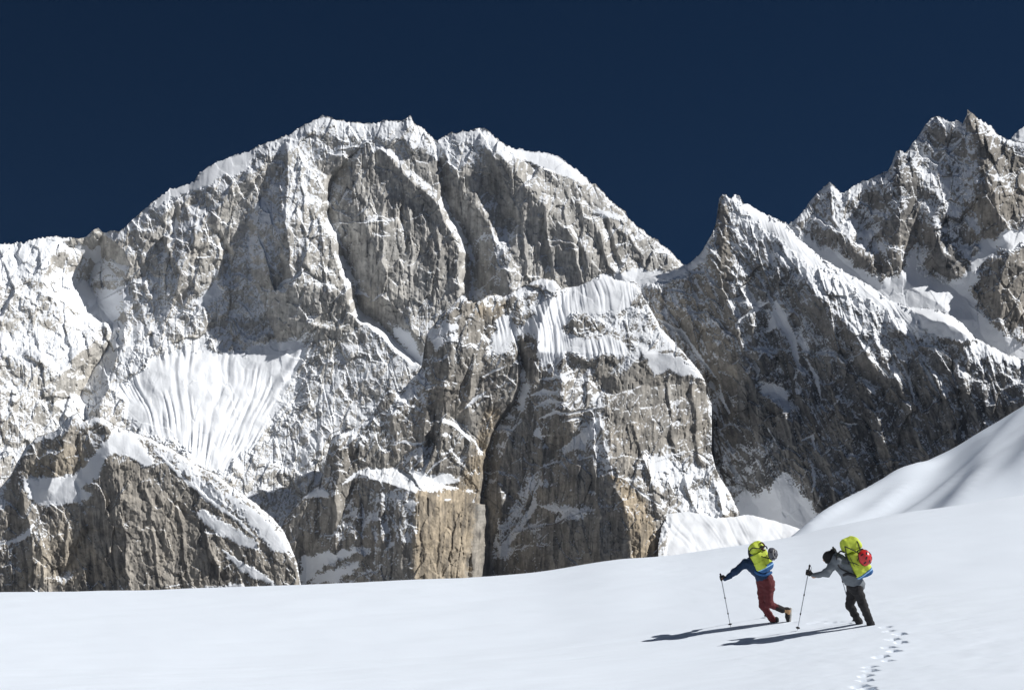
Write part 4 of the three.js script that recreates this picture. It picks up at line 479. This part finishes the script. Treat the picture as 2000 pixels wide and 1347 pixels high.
{ // person in the blue jacket, stepping up with one boot lifted behind
  const D = snowZ(1380, 1040, 890, 1188), J = figure(1380, 1040, D), P = thing('person', 'person in blue jacket and dark red trousers, one boot lifted behind', 'person', 'two climbers crossing the snow');
  const pel = J(768, 610, 0), hipL = J(742, 640, -0.06), hipR = J(812, 640, 0.05), kneL = J(748, 955, -0.08), ankL = J(892, 1180, -0.06), kneR = J(822, 935, 0.06), ankR = J(1000, 1015, 0.05);
  const wst = J(735, 545, 0), che = J(640, 430, -0.02), shL = J(512, 408, -0.04), shR = J(690, 400, -0.14), nck = J(590, 365, -0.14), hed = J(640, 268, -0.24), elL = J(375, 515, 0.02), wrL = J(248, 612, 0.04), hdL = J(201, 598, 0.04), elR = J(690, 520, -0.28), wrR = J(705, 545, -0.36), hdR = J(690, 560, -0.42);
  const torso = [bone(pel, wst, 0.155, 0.145), bone(wst, che, 0.145, 0.160), bone(che, shL.clone().lerp(shR, 0.5), 0.155, 0.12), bone(shL, shR, 0.085, 0.085)];
  const arms = [bone(shL, elL, 0.084, 0.063), bone(elL, wrL, 0.063, 0.045), bone(shR, elR, 0.074, 0.055), bone(elR, wrR, 0.056, 0.040)];
  const legs = [bone(pel, hipL, 0.14, 0.11), bone(pel, hipR, 0.14, 0.11), bone(hipL, kneL, 0.122, 0.084), bone(kneL, ankL, 0.078, 0.060), bone(hipR, kneR, 0.118, 0.080), bone(kneR, ankR, 0.072, 0.056)];
  const head = [bone(nck, hed, 0.058, 0.058), bone(hed, hed.clone().add(V(0.005, 0.03, 0)), 0.098, 0.092), bone(hed.clone().add(V(-0.02, -0.05, -0.07)), hed.clone().add(V(-0.02, -0.08, -0.07)), 0.045, 0.04), bone(hed.clone().add(V(-0.03, -0.015, -0.10)), hed.clone().add(V(-0.035, -0.03, -0.115)), 0.014, 0.016)];
  const thin = (a) => a.map((b) => bone(b.a, b.b, b.ra - 0.018, b.rb - 0.014));
  part(P, 'body', fieldMesh([...thin(torso), ...thin(arms), ...thin(legs), ...head, bone(hed.clone().add(V(-0.09, 0, -0.03)), hed.clone().add(V(-0.095, 0.03, -0.03)), 0.016, 0.014), bone(hed.clone().add(V(0.09, 0, 0)), hed.clone().add(V(0.095, 0.03, 0)), 0.016, 0.014), bone(wrL, hdL, 0.022, 0.012), bone(wrR, hdR, 0.022, 0.012)], 0.016, 0.04), M.skin);
  const jf = folds(0.022, 10), tf = folds(0.022, 9);
  part(P, 'jacket', fieldMesh([...torso, ...arms, bone(nck, nck.clone().lerp(hed, 0.35), 0.078, 0.075)], 0.012, 0.05, 0, (d, x, y, z) => Math.max(d + jf(x, y, z), (pel.y - 0.035) - y + 0.12 * (x - pel.x))), M.blue);
  part(P, 'trousers', fieldMesh([...legs, bone(pel, pel.clone().lerp(wst, 0.3), 0.146, 0.14), bone(hipR.clone().add(V(0.085, -0.02, 0)), hipR.clone().add(V(0.07, -0.16, 0)), 0.045, 0.05)], 0.012, 0.04, 0.002, (d, x, y, z) => d + tf(x, y, z)), M.maroon);
  part(P, 'glove', fieldMesh(gripHand(hdL, J(320, 1245).sub(J(185, 540)).negate(), wrL), 0.005, 0.008, 0.002), M.black);
  part(P, 'glove', fieldMesh(gripHand(hdR, V(-0.05, 1, 0), wrR), 0.005, 0.008, 0.002), M.black);
  part(P, 'gaiter', fieldMesh([bone(kneR.clone().lerp(ankR, 0.62), ankR, 0.064, 0.062)], 0.010, 0.02, 0.003), M.black);
  part(P, 'gaiter', fieldMesh([bone(kneL.clone().lerp(ankL, 0.72), ankL, 0.062, 0.060)], 0.010, 0.02, 0.003), M.black);
  boot(J(1032, 1035, 0.05), V(-0.10, -1, 0), V(-1, 0.10, 0), P, [M.black, M.sole, M.tan]);
  boot(J(900, 1178, -0.06), V(-0.95, 0.06, -0.3), V(0, 1, 0), P, [M.black, M.sole]);
  const hf = limbs(head, 0.04, 0.014); const hat = boundsOf(head, 0.15);
  part(P, 'hat', meshField((x, y, z) => Math.max(hf(x, y, z), hed.y - 0.045 - y + 0.25 * (hed.z - z)), hat.min, hat.max, 0.008), M.black);

  // its backpack
  const K = thing('backpack', 'lime and blue backpack with a rounded lid on the blue-jacketed person', 'backpack', 'lime backpacks');
  const b0 = J(800, 480, 0.19), b1 = J(650, 215, 0.13), uy = b1.clone().sub(b0).normalize(), uz = V(0.30, 0.12, 0.93), ux = uy.clone().cross(uz).normalize(); uz.copy(ux.clone().cross(uy)).normalize();
  const mid = b0.clone().lerp(b1, 0.5), hl = b0.distanceTo(b1) / 2, kf = folds(0.014, 11), bodyF = box(mid, ux, uy, uz, 0.160, hl + 0.045, 0.135, 0.095, -0.02), lidC = J(655, 190, 0.12);
  const bb = new THREE.Box3().expandByPoint(b0).expandByPoint(b1).expandByScalar(0.35), along = (x, y, z) => (x - mid.x) * uy.x + (y - mid.y) * uy.y + (z - mid.z) * uy.z;
  part(K, 'pack_bag', meshField((x, y, z) => Math.max(bodyF(x, y, z) + kf(x, y, z), -hl + 0.09 - along(x, y, z), along(x, y, z) - hl * 0.62), bb.min, bb.max, 0.010), M.lime);
  const bs = part(K, 'pack_base', meshField((x, y, z) => Math.max(bodyF(x, y, z) + 0.004 + 0.5 * kf(x, y, z), along(x, y, z) + hl - 0.086), bb.min, bb.max, 0.010), M.packBlue);
  part(bs, 'stripe', meshField((x, y, z) => Math.max(bodyF(x, y, z) - 0.003 + 0.5 * kf(x, y, z), Math.abs(along(x, y, z) + hl - 0.045) - 0.011), bb.min, bb.max, 0.008), M.sky);
  const lidF = box(lidC, ux, uy, uz, 0.142, 0.105, 0.125, 0.085, 0.12);
  const lid = part(K, 'lid', meshField((x, y, z) => lidF(x, y, z) + 0.7 * kf(x, y, z), bb.min, bb.max, 0.010), M.lime);
  part(lid, 'strap', tube([J(560, 265, 0.16), J(600, 205, 0.25), J(660, 205, 0.275), J(720, 215, 0.26), J(760, 250, 0.22)], 0.010), M.strap);
  part(K, 'shoulder_strap', tube([J(560, 195, 0.02), J(560, 280, 0.06), J(585, 345, 0.08), J(650, 420, 0.14), J(700, 470, 0.16)], 0.018), M.strap);
  part(K, 'hip_belt', tube([J(860, 520, 0.14), J(780, 555, 0.20), J(690, 545, 0.17), J(630, 500, 0.06), J(600, 480, -0.10)], 0.026), M.packBlue);
  part(K, 'buckle', tube([J(742, 402, 0.30), J(758, 408, 0.30), J(768, 398, 0.295)], 0.012, 8), M.strap);
  part(K, 'compression_strap', tube([J(705, 300, 0.28), J(780, 330, 0.31), J(850, 345, 0.30), J(900, 360, 0.24)], 0.007), M.strap);
  part(K, 'side_pocket', meshField((x, y, z) => Math.max(bodyF(x, y, z) - 0.016 + kf(x, y, z), Math.abs(along(x, y, z) + hl * 0.42) - 0.075, 0.05 - ((x - mid.x) * ux.x + (y - mid.y) * ux.y + (z - mid.z) * ux.z) * -1), bb.min, bb.max, 0.010), M.lime);
  part(K, 'zip', tube([J(690, 330, 0.275), J(720, 370, 0.29), J(765, 420, 0.295), J(800, 450, 0.285)], 0.005), M.strap);
  const cord = part(K, 'gear_loop', tube([J(700, 150, 0.20), J(725, 130, 0.22), J(765, 170, 0.23), J(740, 215, 0.25), J(770, 235, 0.25), J(720, 205, 0.25)], 0.016), M.brown);
  part(cord, 'sling', tube([J(710, 190, 0.24), J(745, 180, 0.25), J(790, 185, 0.22), J(800, 215, 0.22)], 0.013), M.strap);
  helmet('dark grey climbing helmet tied to the backpack of the blue-jacketed person', J(866, 282, 0.36), V(0.72, 0.10, 0.68), V(0, 1, 0), 0.112, M.greyShell, true);
  trekkingPole('trekking pole planted in the snow ahead of the blue-jacketed person', J(183, 538, 0.04), J(320, 1246, -snowZ(1380, 1040, 320, 1246) + D));
  const far = J(880, 1185, 0), q = V(far.x, 0, far.z - 0.75); q.y = groundAt(q.x, -q.z) - 0.03;
  trekkingPole('thin trekking pole on the far side of the blue-jacketed person', hdR.clone().add(hdR.clone().sub(q).setLength(0.06)), q);
}
{ // person in the grey jacket, bent forward over two poles
  const D = snowZ(1540, 1040, 1090, 1216), J = figure(1540, 1040, D), P = thing('person', 'person in grey jacket and black trousers bent forward over poles', 'person', 'two climbers crossing the snow');
  P.name = 'person_001';
  const zf = clamp(D - snowZ(1540, 1040, 935, 1198), -0.35, -0.14);
  const pel = J(880, 690, 0), hipR = J(905, 740, 0.085), hipL = J(850, 735, -0.095), kneR = J(985, 955, 0.08), ankR = J(1092, 1208, 0), kneL = J(812, 950, -0.14), ankL = J(938, 1190, zf);
  const wst = J(835, 590, 0), che = J(725, 430, 0), shL = J(640, 365, 0.155), shR = J(650, 345, -0.17), nck = J(620, 310, 0), hed = J(536, 318, -0.02), elL = J(510, 525, 0.20), wrL = J(335, 572, 0.14), hdL = J(258, 528, 0.10), elR = J(560, 430, -0.36), wrR = J(590, 300, -0.37), hdR = J(606, 248, -0.36);
  const torso = [bone(pel, wst, 0.155, 0.150), bone(wst, che, 0.150, 0.165), bone(che, shL.clone().lerp(shR, 0.5), 0.160, 0.125), bone(shL, shR, 0.092, 0.090)];
  const arms = [bone(shL, elL, 0.090, 0.070), bone(elL, wrL, 0.070, 0.052), bone(shR, elR, 0.085, 0.064), bone(elR, wrR, 0.060, 0.046)];
  const legs = [bone(pel, hipL, 0.14, 0.112), bone(pel, hipR, 0.14, 0.112), bone(hipL, kneL, 0.108, 0.080), bone(kneL, ankL, 0.078, 0.064), bone(hipR, kneR, 0.108, 0.080), bone(kneR, ankR, 0.078, 0.066)];
  const face = V(-0.80, -0.52, -0.10), head = [bone(nck, hed, 0.062, 0.062), bone(hed, hed.clone().add(V(0.03, 0.012, 0)), 0.098, 0.094), bone(hed.clone().addScaledVector(face, 0.06), hed.clone().addScaledVector(face, 0.075).add(V(0.02, -0.03, 0)), 0.05, 0.042), bone(hed.clone().addScaledVector(face, 0.10), hed.clone().addScaledVector(face, 0.122), 0.014, 0.015), bone(hed.clone().add(V(0.01, 0, 0.085)), hed.clone().add(V(0.0, 0.02, 0.092)), 0.014, 0.012), bone(hed.clone().add(V(0.01, 0, -0.085)), hed.clone().add(V(0, 0.02, -0.092)), 0.014, 0.012)];
  const thin = (a) => a.map((b) => bone(b.a, b.b, b.ra - 0.018, b.rb - 0.014));
  part(P, 'body', fieldMesh([...thin(torso), ...thin(arms), ...thin(legs), ...head, bone(wrL, hdL, 0.022, 0.012), bone(wrR, hdR, 0.022, 0.012)], 0.016, 0.04), M.skin);
  const jf = folds(0.022, 9), tf = folds(0.022, 9), skirt = [bone(J(862, 640, 0), J(885, 690, 0), 0.165, 0.178)];
  part(P, 'jacket', fieldMesh([...torso, ...arms, ...skirt, bone(nck, nck.clone().lerp(hed, 0.3), 0.08, 0.078)], 0.012, 0.05, 0, (d, x, y, z) => Math.max(d + jf(x, y, z), (pel.y - 0.045) - y - 0.24 * (x - pel.x))), M.grey);
  part(P, 'trousers', fieldMesh([...legs, bone(pel, pel.clone().lerp(wst, 0.2), 0.146, 0.14)], 0.012, 0.035, 0.003, (d, x, y, z) => d + tf(x, y, z)), M.black);
  part(P, 'glove', fieldMesh(gripHand(hdL, J(283, 425).sub(J(120, 1290)), wrL), 0.005, 0.008, 0.004), M.black);
  part(P, 'glove', fieldMesh(gripHand(hdR, J(590, 190).sub(J(790, 890)), wrR), 0.005, 0.008, 0.004), M.black);
  boot(ankR.clone().add(V(-0.02, -0.03, 0)), V(-0.96, 0.05, -0.2), V(0, 1, 0), P, [M.black, M.sole]); boot(ankL.clone().add(V(-0.02, -0.03, 0)), V(-0.96, 0.05, -0.2), V(0, 1, 0), P, [M.black, M.sole]);
  const hf = limbs(head, 0.04, 0.013), hb = boundsOf(head, 0.15);
  part(P, 'balaclava', meshField((x, y, z) => Math.max(hf(x, y, z), 0.058 - Math.hypot(x - hed.x - face.x * 0.115, y - hed.y - face.y * 0.115 + 0.005, z - hed.z + 0.03)), hb.min, hb.max, 0.008), M.black);

  const K = thing('backpack_001', 'upright lime backpack with blue base on the grey-jacketed person', 'backpack', 'lime backpacks');
  const b0 = J(965, 505, 0.02), b1 = J(830, 165, 0.02), uy = b1.clone().sub(b0).normalize(), uz = V(0, 0, 1), ux = uy.clone().cross(uz).normalize();
  const mid = b0.clone().lerp(b1, 0.5), hl = b0.distanceTo(b1) / 2, kf = folds(0.014, 10), bodyF = box(mid, ux, uy, uz, 0.165, hl + 0.10, 0.175, 0.085, 0.06);
  const bb = new THREE.Box3().expandByPoint(b0).expandByPoint(b1).expandByScalar(0.38), along = (x, y, z) => (x - mid.x) * uy.x + (y - mid.y) * uy.y + (z - mid.z) * uy.z;
  part(K, 'pack_bag', meshField((x, y, z) => Math.max(bodyF(x, y, z) + kf(x, y, z), -hl - 0.005 - along(x, y, z) + 0.25 * ((x - mid.x) * ux.x + (y - mid.y) * ux.y), along(x, y, z) - hl * 0.5), bb.min, bb.max, 0.010), M.lime);
  const bs = part(K, 'pack_base', meshField((x, y, z) => Math.max(bodyF(x, y, z) + 0.004 + 0.5 * kf(x, y, z), along(x, y, z) + hl + 0.001 - 0.25 * ((x - mid.x) * ux.x + (y - mid.y) * ux.y)), bb.min, bb.max, 0.010), M.packBlue);
  part(bs, 'stripe', meshField((x, y, z) => Math.max(bodyF(x, y, z) - 0.003 + 0.5 * kf(x, y, z), Math.abs(along(x, y, z) + hl + 0.030 - 0.25 * ((x - mid.x) * ux.x + (y - mid.y) * ux.y)) - 0.012), bb.min, bb.max, 0.008), M.sky);
  const lidF = box(J(815, 150, 0.02), ux, uy, uz, 0.168, 0.115, 0.165, 0.07, 0.10), horn = limbs([bone(J(760, 190, 0.05), J(722, 108, 0.05), 0.075, 0.030)], 0.03);
  const lid = part(K, 'lid', meshField((x, y, z) => smin(lidF(x, y, z), horn(x, y, z), 0.06) + 0.7 * kf(x, y, z), bb.min, bb.max, 0.010), M.lime);
  part(lid, 'strap', tube([J(745, 180, 0.21), J(790, 200, 0.225), J(860, 232, 0.22), J(920, 265, 0.215)], 0.010), M.strap);
  part(lid, 'strap', tube([J(885, 95, 0.12), J(915, 130, 0.19), J(935, 190, 0.215), J(950, 225, 0.20)], 0.010), M.strap);
  part(K, 'side_strap', tube([J(745, 180, 0.21), J(757, 240, 0.21), J(775, 330, 0.20), J(800, 420, 0.20)], 0.009), M.strap);
  part(K, 'shoulder_strap', tube([J(740, 260, 0.14), J(690, 245, 0.155), J(645, 300, 0.215), J(640, 380, 0.245), J(690, 470, 0.235), J(790, 520, 0.18)], 0.015), M.strap);
  part(K, 'hip_belt', tube([J(960, 570, 0.17), J(860, 560, 0.19), J(790, 540, 0.185), J(740, 555, 0.12), J(715, 560, 0.0)], 0.028), M.strap);
  part(K, 'buckle', tube([J(935, 445, 0.205), J(950, 470, 0.205), J(962, 458, 0.205)], 0.011, 8), M.strap);
  part(K, 'zip', tube([J(800, 300, 0.2), J(835, 370, 0.205), J(870, 440, 0.2), J(905, 500, 0.2)], 0.005), M.strap);
  part(K, 'compression_strap', tube([J(790, 390, 0.205), J(860, 400, 0.215), J(930, 430, 0.21), J(1010, 470, 0.19)], 0.008), M.strap);
  part(K, 'gear_loop', tube([J(905, 250, 0.21), J(940, 225, 0.22), J(985, 215, 0.21), J(960, 250, 0.22), J(915, 275, 0.215)], 0.012), M.strap);
  helmet('red climbing helmet tied to the backpack of the grey-jacketed person', J(1004, 330, 0.27), V(0.55, 0.16, 0.82), V(0, 1, 0), 0.138, M.red, false);
  trekkingPole('trekking pole held out ahead by the grey-jacketed person', J(284, 424, 0.10), J(120, 1290, -snowZ(1540, 1040, 120, 1290) + D)).name = 'trekking_pole_002';
  const q = J(872, 1170, -0.45); q.y = groundAt(q.x, -q.z) - 0.03;
  trekkingPole('trekking pole on the far side of the grey-jacketed person, grip above the shoulder', J(588, 186, -0.36), q).name = 'trekking_pole_003';
}
{ let n = 0; for (const nm of ['trekking_pole', 'climbing_helmet']) { n = 0; for (const o of scene.children) if (o.name.startsWith(nm)) { o.name = n ? nm + '_' + String(n).padStart(3, '0') : nm; n++; } } }

renderer.render(scene, camera);
